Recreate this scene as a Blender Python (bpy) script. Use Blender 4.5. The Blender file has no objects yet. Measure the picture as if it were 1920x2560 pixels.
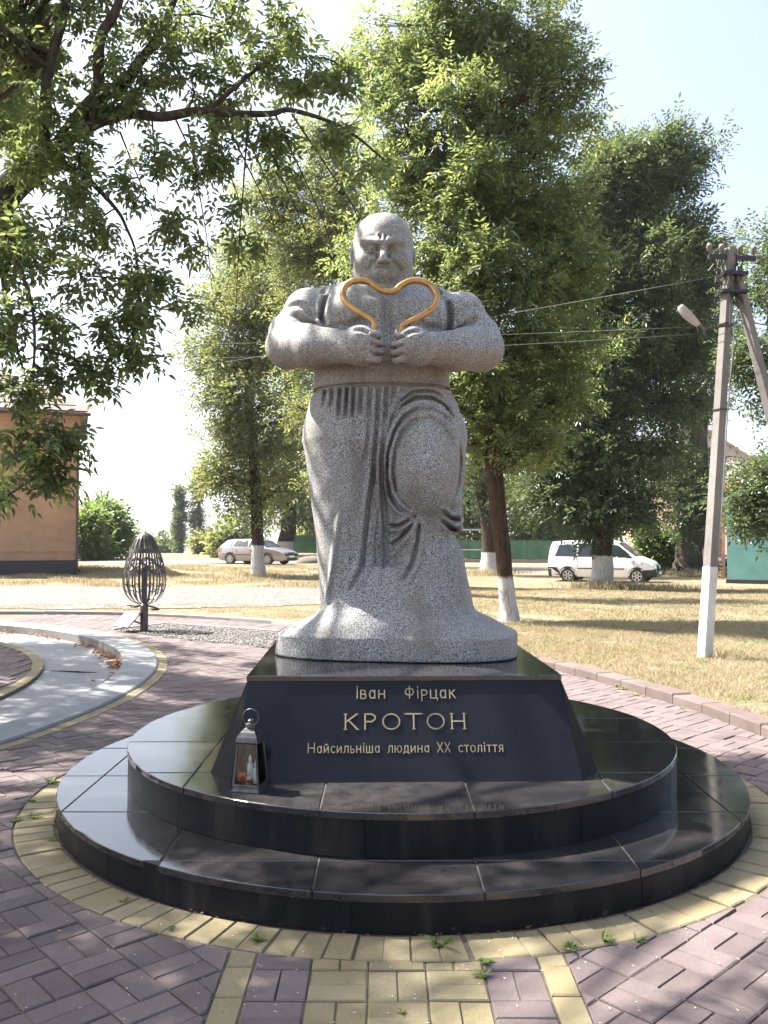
import bpy, bmesh, math, random
import numpy as np
from mathutils import Vector, Matrix
random.seed(7); RNG = np.random.default_rng(11)
sc = bpy.context.scene; COL = sc.collection
# ---------------------------------------------------------------- camera, sky, sun, exposure
CAMH, FPX = 1.5, 2160.0                                   # eye height, focal length in px of a 1920x2560 picture
PITCH = math.atan(65 / FPX)
cam = bpy.data.cameras.new('camera'); co = bpy.data.objects.new('camera', cam); COL.objects.link(co)
co.location = (0, 0, CAMH); co.rotation_euler = (math.pi / 2 + PITCH, 0, 0)
cam.sensor_fit = 'VERTICAL'; cam.sensor_height = 24; cam.lens = 24 * FPX / 2560; cam.clip_start = .05; cam.clip_end = 30000
sc.camera = co
SUN_AZ, SUN_EL = math.radians(-67), math.radians(52)       # azimuth from +Y towards +X
SDIR = Vector((math.sin(SUN_AZ) * math.cos(SUN_EL), math.cos(SUN_AZ) * math.cos(SUN_EL), math.sin(SUN_EL)))
w = bpy.data.worlds.new('World'); sc.world = w; w.use_nodes = True
nt = w.node_tree; nt.nodes.clear()
sky = nt.nodes.new('ShaderNodeTexSky'); sky.sky_type = 'NISHITA'; sky.sun_disc = False
sky.sun_elevation = SUN_EL; sky.sun_rotation = SUN_AZ; sky.dust_density = 4.5; sky.air_density = 1.0; sky.ozone_density = 1.5; sky.altitude = 150
bg = nt.nodes.new('ShaderNodeBackground'); bg.inputs[1].default_value = 0.068
wo = nt.nodes.new('ShaderNodeOutputWorld'); nt.links.new(sky.outputs[0], bg.inputs[0]); nt.links.new(bg.outputs[0], wo.inputs[0])
sun = bpy.data.lights.new('sun', 'SUN'); sun.energy = 5.0; sun.angle = math.radians(.53); sun.color = (1, .95, .87)
so = bpy.data.objects.new('sun', sun); COL.objects.link(so); so.location = (-30, 13, 40); so.rotation_euler = SDIR.to_track_quat('Z', 'Y').to_euler()
sc.view_settings.view_transform = 'Standard'; sc.view_settings.look = 'None'; sc.view_settings.gamma = 1; sc.view_settings.exposure = 2.3
try: sc.view_settings.use_curve_mapping = False
except Exception: pass
sc.cycles.max_bounces = 8; sc.cycles.transparent_max_bounces = 12; sc.cycles.diffuse_bounces = 3; sc.cycles.transmission_bounces = 6
sc.cycles.volume_bounces = 0; sc.cycles.caustics_reflective = False; sc.cycles.caustics_refractive = False; sc.cycles.sample_clamp_indirect = 6
# ---------------------------------------------------------------- geometry helpers
_c, _s = math.cos(PITCH), math.sin(PITCH)
def ray(px, py):
    a, b = (px - 960) / FPX, -(py - 1280) / FPX
    return a, _c - b * _s, _s + b * _c
def at(px, py, Y):                                        # the point seen at a pixel of the photograph, at distance Y
    r = ray(px, py); t = Y / r[1]; return Vector((r[0] * t, Y, CAMH + r[2] * t))
def sst(a, b, x):
    t = np.clip((x - a) / (b - a), 0, 1); return t * t * (3 - 2 * t)
class MB:
    def __init__(s): s.v = []; s.f = []
    def add(s, vs, fs):
        n = len(s.v); s.v += [tuple(p) for p in vs]; s.f += [tuple(i + n for i in f) for f in fs]; return s
    def box(s, c, d, rz=0, m=None):
        x, y, z = d[0] / 2, d[1] / 2, d[2] / 2
        vs = [Vector((i, j, k)) for k in (-z, z) for j in (-y, y) for i in (-x, x)]
        R = Matrix.Rotation(rz, 3, 'Z') if m is None else m
        return s.add([R @ p + Vector(c) for p in vs], [(0, 2, 3, 1), (4, 5, 7, 6), (0, 1, 5, 4), (2, 6, 7, 3), (0, 4, 6, 2), (1, 3, 7, 5)])
    def prism(s, poly, z0, z1, ch=0):                     # poly counter-clockwise; ch = chamfer of the upper edge
        n = len(poly); vs = [(x, y, z0) for x, y in poly]
        if ch:
            cx = sum(p[0] for p in poly) / n; cy = sum(p[1] for p in poly) / n
            vs += [(x, y, z1 - ch) for x, y in poly]
            for x, y in poly:
                l = math.hypot(x - cx, y - cy) or 1; k = max(.5, 1 - 1.4 * ch / l); vs.append((cx + (x - cx) * k, cy + (y - cy) * k, z1))
            L = 3
        else: vs += [(x, y, z1) for x, y in poly]; L = 2
        fs = [tuple(range((L - 1) * n, L * n)), tuple(range(n - 1, -1, -1))]
        for l in range(L - 1):
            for i in range(n): j = (i + 1) % n; fs.append((l * n + i, l * n + j, l * n + n + j, l * n + n + i))
        return s.add(vs, fs)
    def tube(s, pts, r, n=8, cap=True, closed=False):
        pts = [Vector(p) for p in pts]; m = len(pts); rs = r if isinstance(r, (list, tuple)) else [r] * m
        vs = []; fs = []; up = None
        for i, p in enumerate(pts):
            if closed: d = pts[(i + 1) % m] - pts[i - 1]
            else: d = pts[min(i + 1, m - 1)] - pts[max(i - 1, 0)]
            d = d.normalized() if d.length > 1e-9 else Vector((0, 0, 1))
            if up is None: up = Vector((0, 0, 1)) if abs(d.z) < .9 else Vector((1, 0, 0))
            a = d.cross(up); a = a.normalized() if a.length > 1e-6 else d.orthogonal().normalized(); b = a.cross(d); up = b
            vs += [p + (a * math.cos(k * 2 * math.pi / n) + b * math.sin(k * 2 * math.pi / n)) * rs[i] for k in range(n)]
        for i in range(m if closed else m - 1):
            for k in range(n):
                q = (k + 1) % n; j = (i + 1) % m; fs.append((i * n + k, i * n + q, j * n + q, j * n + k))
        if cap and not closed: fs += [tuple(range(n - 1, -1, -1)), tuple(range((m - 1) * n, m * n))]
        return s.add(vs, fs)
    def lathe(s, prof, n=24, c=(0, 0, 0), sq=None):       # prof: (r, z); sq: 4 = square section
        vs = []; fs = []
        for r, z in prof:
            for k in range(n):
                a = 2 * math.pi * k / n + (math.pi / n if sq else 0); vs.append((c[0] + r * math.cos(a), c[1] + r * math.sin(a), c[2] + z))
        m = len(prof)
        for i in range(m - 1):
            for k in range(n): q = (k + 1) % n; fs.append((i * n + k, i * n + q, i * n + n + q, i * n + n + k))
        fs += [tuple(range(n - 1, -1, -1)), tuple(range((m - 1) * n, m * n))]
        return s.add(vs, fs)
    def ell(s, c, r, n=12, m=8):
        prof = [(max(1e-4, math.sin(math.pi * i / m)), -math.cos(math.pi * i / m)) for i in range(m + 1)]
        b = MB().lathe(prof, n); return s.add([(c[0] + p[0] * r[0], c[1] + p[1] * r[1], c[2] + p[2] * r[2]) for p in b.v], b.f)
    def mesh(s, name, smooth=False, ang=None):
        me = bpy.data.meshes.new(name); me.from_pydata(s.v, [], s.f); me.update()
        if smooth:
            me.polygons.foreach_set('use_smooth', [True] * len(me.polygons))
            if ang: me.set_sharp_from_angle(angle=math.radians(ang))
        return me
    def build(s, name, m, parent=None, smooth=False, ang=None, loc=None):
        return link(name, s.mesh(name, smooth, ang), m, parent, loc)
def link(name, me, m, parent=None, loc=None):
    o = bpy.data.objects.new(name, me); COL.objects.link(o)
    if m is not None and not me.materials: me.materials.append(m)
    if parent: o.parent = parent
    if loc: o.location = loc
    return o
def tag(o, label, cat, group=None):
    o['label'] = label; o['category'] = cat
    if group: o['group'] = group
    return o
def struct(o): o['kind'] = 'structure'; return o
def stuff(o, label=None, cat=None):
    o['kind'] = 'stuff'
    if label: o['label'] = label
    if cat: o['category'] = cat
    return o
def thing(name, label, cat, loc=(0, 0, 0), rz=0, group=None):
    o = bpy.data.objects.new(name, None); COL.objects.link(o); o.location = loc; o.rotation_euler = (0, 0, rz); o.empty_display_size = .1
    return tag(o, label, cat, group)
def npmesh(name, V, F):                                   # V (n,3), F (m,k) arrays
    me = bpy.data.meshes.new(name); k = F.shape[1]; n = len(F)
    me.vertices.add(len(V)); me.vertices.foreach_set('co', np.asarray(V, np.float32).ravel())
    me.loops.add(n * k); me.loops.foreach_set('vertex_index', np.asarray(F, np.int32).ravel())
    me.polygons.add(n); me.polygons.foreach_set('loop_start', np.arange(0, n * k, k, dtype=np.int32))
    me.update(calc_edges=True); return me
def clip_half(poly, a, b, c):                             # keep a*x+b*y <= c
    out = []
    for i in range(len(poly)):
        p, q = poly[i], poly[(i + 1) % len(poly)]; dp = a * p[0] + b * p[1] - c; dq = a * q[0] + b * q[1] - c
        if dp <= 0: out.append(p)
        if (dp < 0 < dq) or (dq < 0 < dp): t = dp / (dp - dq); out.append((p[0] + (q[0] - p[0]) * t, p[1] + (q[1] - p[1]) * t))
    return out
def area(p): return .5 * sum(p[i][0] * p[(i + 1) % len(p)][1] - p[(i + 1) % len(p)][0] * p[i][1] for i in range(len(p)))
# ---------------------------------------------------------------- material helpers
class NG:
    def __init__(s, name, disp=False):
        s.m = bpy.data.materials.new(name); s.m.use_nodes = True; s.t = s.m.node_tree; s.t.nodes.clear()
        s.out = s.n('OutputMaterial'); s.b = s.n('BsdfPrincipled'); s.l(s.b.outputs[0], s.out.inputs[0])
        s.tc = s.n('TexCoord')
    def n(s, typ, **kw):
        o = s.t.nodes.new('ShaderNode' + typ)
        for k, v in kw.items(): setattr(o, k, v)
        return o
    def l(s, a, b): s.t.links.new(a, b)
    def set(s, **kw):
        for k, v in kw.items():
            i = s.b.inputs[{'col': 'Base Color', 'rough': 'Roughness', 'metal': 'Metallic', 'spec': 'Specular IOR Level', 'coat': 'Coat Weight', 'coatr': 'Coat Roughness', 'trans': 'Transmission Weight', 'emis': 'Emission Color', 'emiss': 'Emission Strength', 'alpha': 'Alpha', 'ior': 'IOR'}[k]]
            if hasattr(v, 'links'): s.l(v, i)
            else: i.default_value = (*v, 1) if isinstance(v, tuple) and len(v) == 3 else v
        return s
    def coord(s, world=False, scale=None):
        v = s.n('NewGeometry').outputs['Position'] if world else s.tc.outputs['Object']
        if scale:
            mp = s.n('Mapping'); mp.inputs['Scale'].default_value = scale; s.l(v, mp.inputs[0]); v = mp.outputs[0]
        return v
    def noise(s, scale, detail=3, rough=.55, vec=None, world=False, sc3=None):
        o = s.n('TexNoise'); o.inputs['Scale'].default_value = scale; o.inputs['Detail'].default_value = detail; o.inputs['Roughness'].default_value = rough
        s.l(vec or s.coord(world, sc3), o.inputs['Vector']); return o.outputs['Fac']
    def vor(s, scale, feat='F1', vec=None, world=False, out='Distance'):
        o = s.n('TexVoronoi', feature=feat); o.inputs['Scale'].default_value = scale; s.l(vec or s.coord(world), o.inputs['Vector']); return o.outputs[out]
    def ramp(s, fac, *stops, interp='LINEAR'):
        o = s.n('ValToRGB'); r = o.color_ramp; r.interpolation = interp
        while len(r.elements) < len(stops): r.elements.new(.5)
        for e, (p, c) in zip(r.elements, stops): e.position = p; e.color = (c, c, c, 1) if not isinstance(c, tuple) else (*c, 1)
        s.l(fac, o.inputs[0]); return o.outputs[0]
    def mix(s, fac, a, b, mode='MIX'):
        o = s.n('Mix', data_type='RGBA', blend_type=mode)
        for i, v in ((0, fac), (6, a), (7, b)):
            if hasattr(v, 'links'): s.l(v, o.inputs[i])
            else: o.inputs[i].default_value = (*v, 1) if isinstance(v, tuple) else v
        return o.outputs[2]
    def math(s, op, a, b=None, c=None):
        o = s.n('Math', operation=op)
        for i, v in enumerate((a, b, c)):
            if v is None: continue
            if hasattr(v, 'links'): s.l(v, o.inputs[i])
            else: o.inputs[i].default_value = v
        return o.outputs[0]
    def sep(s, v): o = s.n('SeparateXYZ'); s.l(v, o.inputs[0]); return o.outputs
    def rnd(s):                                           # one random number for each piece, joined or single
        return s.math('FRACT', s.math('ADD', s.n('ObjectInfo').outputs['Random'], s.n('NewGeometry').outputs['Random Per Island']))
    def bump(s, h, strength=.3, dist=.01):
        o = s.n('Bump'); o.inputs['Strength'].default_value = strength; o.inputs['Distance'].default_value = dist; s.l(h, o.inputs['Height']); s.l(o.outputs[0], s.b.inputs['Normal']); return s
def plain(name, col, rough=.6, metal=0, var=.12, scale=8, bump=0, bs=60, **kw):
    g = NG(name); n = g.noise(scale, 4)
    lo = tuple(max(0, c * (1 - var)) for c in col); hi = tuple(min(1, c * (1 + var)) for c in col)
    g.set(col=g.ramp(n, (.3, lo), (.7, hi)), rough=rough, metal=metal, **kw)
    if bump: g.bump(g.noise(bs, 4), bump, .01)
    return g.m
# ---------------------------------------------------------------- materials
def m_brick(name, a, b, dust):
    g = NG(name); r = g.rnd(); n = g.noise(3.2, 4, world=True); f = g.noise(180, 3, world=True)
    c = g.mix(r, a, b); c = g.mix(g.ramp(n, (.35, 0.), (.75, .45)), c, dust); c = g.mix(g.ramp(f, (.35, .35), (.65, 0.)), c, tuple(x * .45 for x in a)); c = g.mix(g.ramp(g.noise(1.1, 6, .7, world=True), (.52, 0.), (.72, .5)), c, tuple(x * .5 for x in a)); c = g.mix(g.ramp(g.noise(7, 5, .7, world=True), (.62, 0.), (.74, .5)), c, tuple(x * .55 for x in b))
    g.set(col=c, rough=.85, spec=.3); g.bump(g.math('ADD', f, g.noise(40, 3, world=True)), .35, .004); return g.m
M = {}
M['purple'] = m_brick('purple_paver', (.112, .083, .086), (.168, .128, .128), (.21, .178, .165))
M['yellow'] = m_brick('yellow_paver', (.225, .185, .10), (.295, .245, .145), (.285, .25, .18))
M['kerbbrick'] = m_brick('kerb_brick', (.11, .078, .074), (.16, .12, .112), (.2, .17, .15))
def m_dirt():
    g = NG('joint_soil'); n = g.noise(2.5, 5, world=True); f = g.noise(90, 4, world=True)
    g.set(col=g.mix(f, g.ramp(n, (.35, (.035, .028, .022)), (.7, (.11, .09, .07))), (.16, .13, .1), 'MIX'), rough=.95); g.bump(f, .6, .01); return g.m
M['soil'] = m_dirt()
def m_black():                                            # polished black gabbro slabs with dust and lime stains
    g = NG('black_granite'); n = g.noise(1.6, 5, world=True); f = g.noise(260, 2, world=True); st = g.noise(9, 6, .7, world=True)
    dust = g.math('MULTIPLY', g.ramp(n, (.38, .25), (.68, 1.)), g.ramp(st, (.35, .1), (.7, .75)))
    c = g.mix(g.ramp(f, (.5, 0.), (.75, .5)), (.012, .012, .014), (.05, .05, .055)); c = g.mix(g.math('MULTIPLY', dust, .45), c, (.15, .13, .122))
    g.set(col=c, rough=g.math('MULTIPLY_ADD', dust, .2, .05), spec=.5, ior=1.65); return g.m
M['black'] = m_black()
def m_face():
    g = NG('polished_plinth'); f = g.noise(240, 2); n = g.noise(2, 4)
    c = g.mix(g.ramp(f, (.5, 0.), (.75, .4)), (.008, .008, .012), (.03, .03, .036)); g.set(col=g.mix(g.ramp(n, (.4, 0.), (.8, .25)), c, (.06, .055, .055)), rough=g.ramp(n, (.3, .07), (.8, .2)), spec=.24); return g.m
M['face'] = m_face()
def m_stepside():
    g = NG('step_side'); n = g.noise(5, 5, .65, world=True, sc3=(1, 1, .15)); f = g.noise(30, 4, world=True)
    z = g.sep(g.coord(True))[2]
    c = g.mix(g.ramp(n, (.5, 0.), (.75, .6)), (.012, .012, .014), (.06, .05, .045)); c = g.mix(g.math('MULTIPLY', g.ramp(f, (.6, 0.), (.75, .6)), g.ramp(z, (0, 1.), (.035, 0.))), c, (.2, .17, .14))
    g.set(col=c, rough=g.ramp(n, (.4, .3), (.8, .6)), spec=.12); return g.m
M['stepside'] = m_stepside()
M['dulled'] = plain('dulled_black_granite', (.008, .008, .010), .6, 0, .5, 20, spec=.08)  # dark copy of the plinth granite, sheen cut to imitate dark reflections
M['lanmetal'] = plain('worn_pewter', (.085, .082, .084), .36, .7, .4, 25)
M['wire'] = plain('grey_cable', (.1, .1, .105), .6)
M['grout'] = plain('grout', (.06, .056, .053), .9, var=.6, scale=5)
def m_granite():
    g = NG('grey_granite'); v = g.coord()
    wp = g.n('TexNoise'); wp.inputs['Scale'].default_value = 70; wp.inputs['Detail'].default_value = 2; g.l(v, wp.inputs['Vector'])
    a = g.noise(165, 3, .6); a2 = g.noise(300, 2, .6); big = g.noise(2.2, 5)
    sp = g.ramp(a, (.38, (.04, .039, .045)), (.46, (.12, .12, .13)), (.51, (.34, .335, .33)), (.63, (.52, .51, .50)))
    sp = g.mix(g.ramp(a2, (.36, .75), (.46, 0.)), sp, (.06, .06, .07))
    sp = g.mix(g.ramp(big, (.4, 0.), (.72, .5)), sp, (.27, .25, .21))
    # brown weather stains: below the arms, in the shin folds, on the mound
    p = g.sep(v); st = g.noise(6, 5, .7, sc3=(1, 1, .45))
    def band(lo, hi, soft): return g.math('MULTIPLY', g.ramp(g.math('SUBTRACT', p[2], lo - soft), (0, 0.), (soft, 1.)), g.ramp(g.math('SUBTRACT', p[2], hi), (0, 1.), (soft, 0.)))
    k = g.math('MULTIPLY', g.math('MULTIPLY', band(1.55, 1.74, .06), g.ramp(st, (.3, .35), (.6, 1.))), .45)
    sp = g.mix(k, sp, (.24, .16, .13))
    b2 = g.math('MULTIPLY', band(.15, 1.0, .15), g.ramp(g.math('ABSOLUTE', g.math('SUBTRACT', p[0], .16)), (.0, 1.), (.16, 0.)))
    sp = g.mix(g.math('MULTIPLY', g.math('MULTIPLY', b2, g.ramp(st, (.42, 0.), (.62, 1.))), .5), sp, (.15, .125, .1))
    stk = g.noise(7, 5, .7, sc3=(1, 1, .1)); sp = g.mix(g.ramp(stk, (.5, 0.), (.72, .6)), sp, (.12, .105, .09)); fine = g.noise(400, 2)
    g.set(col=sp, rough=.68, spec=.4); g.bump(g.math('ADD', a2, fine), .25, .004); return g.m
M['granite'] = m_granite()
def m_gold():
    g = NG('gold_paint'); n = g.noise(14, 4); g.set(col=g.ramp(n, (.3, (.36, .19, .07)), (.7, (.52, .31, .12))), metal=.85, rough=g.ramp(n, (.3, .24), (.7, .4))); g.bump(g.noise(60, 3), .08, .004); return g.m
M['gold'] = m_gold(); M['letter'] = plain('gilt_letter', (.34, .28, .16), .45, .3, .2, 30)
def m_ground():
    g = NG('dry_grass_ground'); n = g.noise(.35, 5, world=True); f = g.noise(14, 6, .7, world=True); s = g.noise(60, 4, .7, world=True, sc3=(1, .35, 1))
    c = g.ramp(f, (.3, (.10, .076, .042)), (.5, (.21, .17, .105)), (.72, (.32, .27, .18)))
    c = g.mix(g.ramp(g.noise(2.2, 5, .7, world=True), (.5, 0.), (.66, .7)), c, (.085, .064, .042)); c = g.mix(g.ramp(n, (.42, 0.), (.62, .75)), c, g.ramp(s, (.3, (.17, .14, .09)), (.7, (.32, .28, .2))))
    c = g.mix(g.math('MULTIPLY', g.ramp(g.noise(.8, 4, world=True), (.58, 0.), (.7, .6)), g.ramp(f, (.4, 0.), (.6, 1.))), c, (.13, .14, .05))
    g.set(col=c, rough=1, spec=.1); g.bump(g.math('ADD', f, s), .8, .05); return g.m
M['ground'] = m_ground()
def m_gravel(name, a, b, sc):
    g = NG(name); v = g.vor(sc, out='Color', world=True); d = g.vor(sc, world=True); n = g.noise(1.2, 5, world=True)
    c = g.mix(g.sep(v)[0], a, b); c = g.mix(g.ramp(n, (.4, 0.), (.7, .4)), c, tuple(x * .8 for x in a)); c = g.mix(g.ramp(d, (.45, 0.), (.8, .6)), c, tuple(x * .35 for x in a))
    g.set(col=c, rough=.95); g.bump(g.math('SUBTRACT', 1., d), .8, .012); return g.m
M['gravel'] = m_gravel('pale_gravel', (.085, .078, .072), (.2, .188, .172), 15)
M['chips'] = m_gravel('stone_chips', (.09, .085, .078), (.22, .21, .19), 40)
M['chip'] = plain('stone_chip', (.17, .16, .148), .9, var=.5, scale=15)
def m_conc(name, col, st):
    g = NG(name); n = g.noise(1.3, 6, .65, world=True); f = g.noise(45, 5, world=True); s = g.noise(5, 5, .7, world=True)
    c = g.ramp(n, (.3, tuple(x * .75 for x in col)), (.7, tuple(x * 1.15 for x in col))); c = g.mix(g.ramp(s, (.5, 0.), (.75, .5)), c, st); c = g.mix(g.ramp(f, (.3, .3), (.6, 0.)), c, tuple(x * .5 for x in col))
    g.set(col=c, rough=.85); g.bump(f, .3, .006); return g.m
M['conc'] = m_conc('basin_concrete', (.25, .255, .265), (.17, .17, .17)); M['kerb'] = m_conc('kerb_concrete', (.3, .285, .26), (.22, .2, .175))
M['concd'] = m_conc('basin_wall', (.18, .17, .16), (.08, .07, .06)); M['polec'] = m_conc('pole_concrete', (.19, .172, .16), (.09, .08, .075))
M['lime'] = m_conc('limewash', (.6, .585, .57), (.42, .4, .37))
def m_bark(name, a, b, white=None):
    g = NG(name); v = g.coord(True, (1, 1, .22)); n = g.noise(22, 6, .7, vec=v); m = g.noise(5, 4, vec=v)
    c = g.ramp(n, (.32, a), (.68, b)); c = g.mix(g.ramp(m, (.4, 0.), (.7, .5)), c, tuple(x * .6 for x in a)); h = n
    if white:                                            # limewashed foot of the trunk
        z = g.sep(g.tc.outputs['Object'])[2]; e = g.math('ADD', z, g.math('MULTIPLY', g.noise(9, 4), .18))
        k = g.math('MULTIPLY', g.ramp(g.math('SUBTRACT', e, white), (0, 1.), (.06, 0.)), g.ramp(n, (.3, .35), (.5, .95))); c = g.mix(k, c, (.5, .48, .46))
    g.set(col=c, rough=.95, spec=.15); g.bump(h, .9, .03); return g.m
M['bark'] = m_bark('dark_bark', (.028, .023, .019), (.10, .08, .066)); M['barkw'] = m_bark('limed_bark', (.025, .016, .012), (.11, .07, .05), .86)
M['barkf'] = m_bark('limed_bark_far', (.02, .015, .012), (.085, .06, .045), 1.3); M['twig'] = m_bark('twig_bark', (.025, .02, .016), (.075, .06, .045))
def m_leaf(name, a, b, y, trans=.5, tcol=None, rough=.5):
    g = NG(name); r = g.n('NewGeometry').outputs['Random Per Island']
    big = g.noise(.55, 3, world=True)
    c = g.ramp(r, (.0, a), (.6, b), (.93, y), (1, tuple(min(1, k * 1.1) for k in y))); c = g.mix(g.ramp(big, (.4, 0.), (.68, .45)), c, y)
    g.set(col=c, rough=rough, spec=.35)
    t = g.n('BsdfTranslucent'); tc = g.mix(1., c, tcol or (1.0, 1.0, .5), 'MULTIPLY'); hs = g.n('HueSaturation'); hs.inputs['Value'].default_value = 2.9; hs.inputs['Saturation'].default_value = .88; g.l(tc, hs.inputs['Color']); g.l(hs.outputs[0], t.inputs[0])
    ms = g.n('MixShader'); ms.inputs[0].default_value = trans; g.l(g.b.outputs[0], ms.inputs[1]); g.l(t.outputs[0], ms.inputs[2]); g.l(ms.outputs[0], g.out.inputs[0]); return g.m
M['maple'] = m_leaf('maple_leaf', (.045, .066, .034), (.075, .10, .046), (.13, .15, .055), .5)
M['ash'] = m_leaf('ash_leaf', (.05, .072, .034), (.085, .112, .046), (.15, .165, .06), .48, rough=.38)
M['ashd'] = m_leaf('dark_ash_leaf', (.034, .052, .03), (.052, .076, .038), (.085, .108, .05), .34, rough=.34)
M['ashy'] = m_leaf('yellowing_leaf', (.06, .08, .032), (.098, .115, .044), (.16, .16, .062), .42)
M['poplar'] = m_leaf('poplar_leaf', (.035, .055, .025), (.06, .085, .035), (.09, .11, .04), .3)
M['bush'] = m_leaf('bush_leaf', (.04, .075, .022), (.07, .115, .03), (.13, .16, .045), .4)
M['weed'] = m_leaf('weed_leaf', (.05, .1, .03), (.09, .15, .04), (.16, .2, .06), .35)
M['straw'] = m_leaf('straw', (.17, .138, .082), (.255, .215, .14), (.335, .29, .2), .2, (1, .9, .6), .8)
M['dead'] = m_leaf('dead_leaf', (.12, .06, .035), (.2, .1, .05), (.27, .16, .08), .2, (1, .7, .4), .8)
M['seed'] = plain('pale_seed', (.68, .62, .52), .8)
M['iron'] = plain('dark_iron', (.05, .048, .052), .42, .7, .25, 20); M['eggiron'] = plain('bronzed_steel', (.10, .09, .09), .4, .75, .2, 12)
def m_glass(name, col, rough=.03):
    g = NG(name); t = g.n('BsdfTransparent'); t.inputs[0].default_value = (*col, 1); gl = g.n('BsdfGlossy'); gl.inputs['Roughness'].default_value = rough
    fr = g.n('Fresnel'); fr.inputs[0].default_value = 1.5; ms = g.n('MixShader'); g.l(fr.outputs[0], ms.inputs[0]); g.l(t.outputs[0], ms.inputs[1]); g.l(gl.outputs[0], ms.inputs[2]); g.l(ms.outputs[0], g.out.inputs[0]); return g.m
M['glass'] = m_glass('clear_glass', (.9, .92, .92))
M['carglass'] = plain('tinted_glass', (.02, .024, .028), .04, 0, .1, 3, spec=.7)
M['tyre'] = plain('tyre_rubber', (.02, .02, .021), .8, 0, .3, 20); M['rim'] = plain('alloy_rim', (.55, .55, .56), .3, .8)
M['silver'] = plain('silver_beige_paint', (.31, .30, .30), .3, .5, .06, 2, coat=.6, coatr=.1); M['white'] = plain('white_car_paint', (.76, .77, .8), .3, 0, .05, 2, coat=.5, coatr=.1)
M['dplastic'] = plain('dark_plastic', (.025, .025, .028), .6); M['lamp'] = plain('headlamp_glass', (.6, .62, .65), .1, .3); M['red'] = plain('tail_lamp', (.45, .03, .02), .2)
M['plate'] = plain('number_plate', (.7, .7, .66), .5); M['chrome'] = plain('chrome', (.7, .7, .72), .15, 1)
# ---------------------------------------------------------------- terrain
CX, CY, R1, R2, Z1, Z2 = .10, 5.26, 1.58, 1.94, .34, .148  # the two round steps
PC, PR = (-10.15, 8.5), 7.8                                # the drained basin on the left
KERB = [(3.1, -4), (3.08, 3), (3.02, 5), (2.88, 6.53), (2.725, 7.5), (2.41, 8.58), (1.93, 9.96), (-1.9, 15.1), (-2.93, 15.86), (-4.31, 16.62), (-5.5, 16.94), (-6.56, 17.08), (-16, 17.3)]
HP = []
for p, q in zip(KERB, KERB[1:]):
    dx, dy = q[0] - p[0], q[1] - p[1]; l = math.hypot(dx, dy); a, b = dy / l, -dx / l; HP.append((a, b, a * p[0] + b * p[1]))
def plaza_d(x, y):                                        # <0 inside the plaza
    return np.max([a * x + b * y - c for a, b, c in HP], axis=0)
def vnoise(x, y, s, seed=0):
    x = np.asarray(x, float) / s; y = np.asarray(y, float) / s
    return (np.sin(x * 1.7 + seed) * np.cos(y * 1.3 - seed * .7) + .5 * np.sin(x * 3.1 + y * 2.3 + seed * 2) + .3 * np.cos(x * 5.3 - y * 4.1 + seed)) / 1.8
def terr(x, y):
    x = np.asarray(x, float); y = np.asarray(y, float)
    h = -.5 * sst(16, 40, y) * sst(-3, 5, x) + .025 * vnoise(x, y, 2.2) + .05 * vnoise(x, y, 9, 3) * sst(18, 30, y)
    h = h + .055 * sst(.1, .3, plaza_d(x, y)) * (1 - sst(4, 14, plaza_d(x, y)))
    pd = plaza_d(x, y); k = sst(-.02, .12, pd); h = h * k + (-.075) * (1 - k)
    h = np.where(np.hypot(x - PC[0], y - PC[1]) < PR - .2, -.35, h)
    far = np.hypot(x, y); h = h - 26 * sst(78, 420, y) - 6 * sst(150, 500, far)
    return h
def axis(lo, a, b, hi, st, n):
    core = np.arange(a, b + st / 2, st); g = np.linspace(0, 1, n)[1:] ** 3
    return np.concatenate([(a - (a - lo) * g)[::-1], core, b + (hi - b) * g])
xs = axis(-1500, -14, 9, 1500, .17, 42); ys = axis(-900, -4, 24, 1800, .17, 56)
X, Y = np.meshgrid(xs, ys); Zt = terr(X, Y)
V = np.stack([X, Y, Zt], -1).reshape(-1, 3); nx = len(xs)
I = np.arange(len(ys) - 1)[:, None] * nx + np.arange(nx - 1)[None]; F = np.stack([I, I + 1, I + nx + 1, I + nx], -1).reshape(-1, 4)
me = npmesh('ground', V, F); me.polygons.foreach_set('use_smooth', [True] * len(F)); struct(link('ground', me, M['ground']))
def drape(name, m, fn, x0, x1, y0, y1, st, off=.012):      # a sheet that follows the terrain where fn(x, y) > 0
    gx = np.arange(x0, x1, st); gy = np.arange(y0, y1, st); A, B = np.meshgrid(gx, gy); Zd = terr(A, B) + off
    n = len(gx); k = (fn(A, B) > 0); i = np.argwhere(k[:-1, :-1] & k[1:, 1:]); idx = i[:, 0] * n + i[:, 1]
    me = npmesh(name, np.stack([A, B, Zd], -1).reshape(-1, 3), np.stack([idx, idx + 1, idx + n + 1, idx + n], -1)); me.polygons.foreach_set('use_smooth', [True] * len(idx))
    return struct(link(name, me, m))
drape('gravel_yard', M['gravel'], lambda x, y: np.minimum(y - 17.6 - .42 * (x + 4) * (x > -4) - .35 * vnoise(x, y, 1.1), 26.5 - .6 * vnoise(x, y, 1.6, 2) - y) * 1. - np.maximum(0, x - 1) * 2, -34, 3, 17.2, 28, .16)
M['asphalt'] = m_conc('asphalt', (.13, .125, .125), (.2, .18, .16))
drape('asphalt_road', M['asphalt'], lambda x, y: np.minimum(y - 50.5 - .5 * vnoise(x, y, 3), 60 - y + .1 * x), -40, 50, 48, 66, .5)
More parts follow.
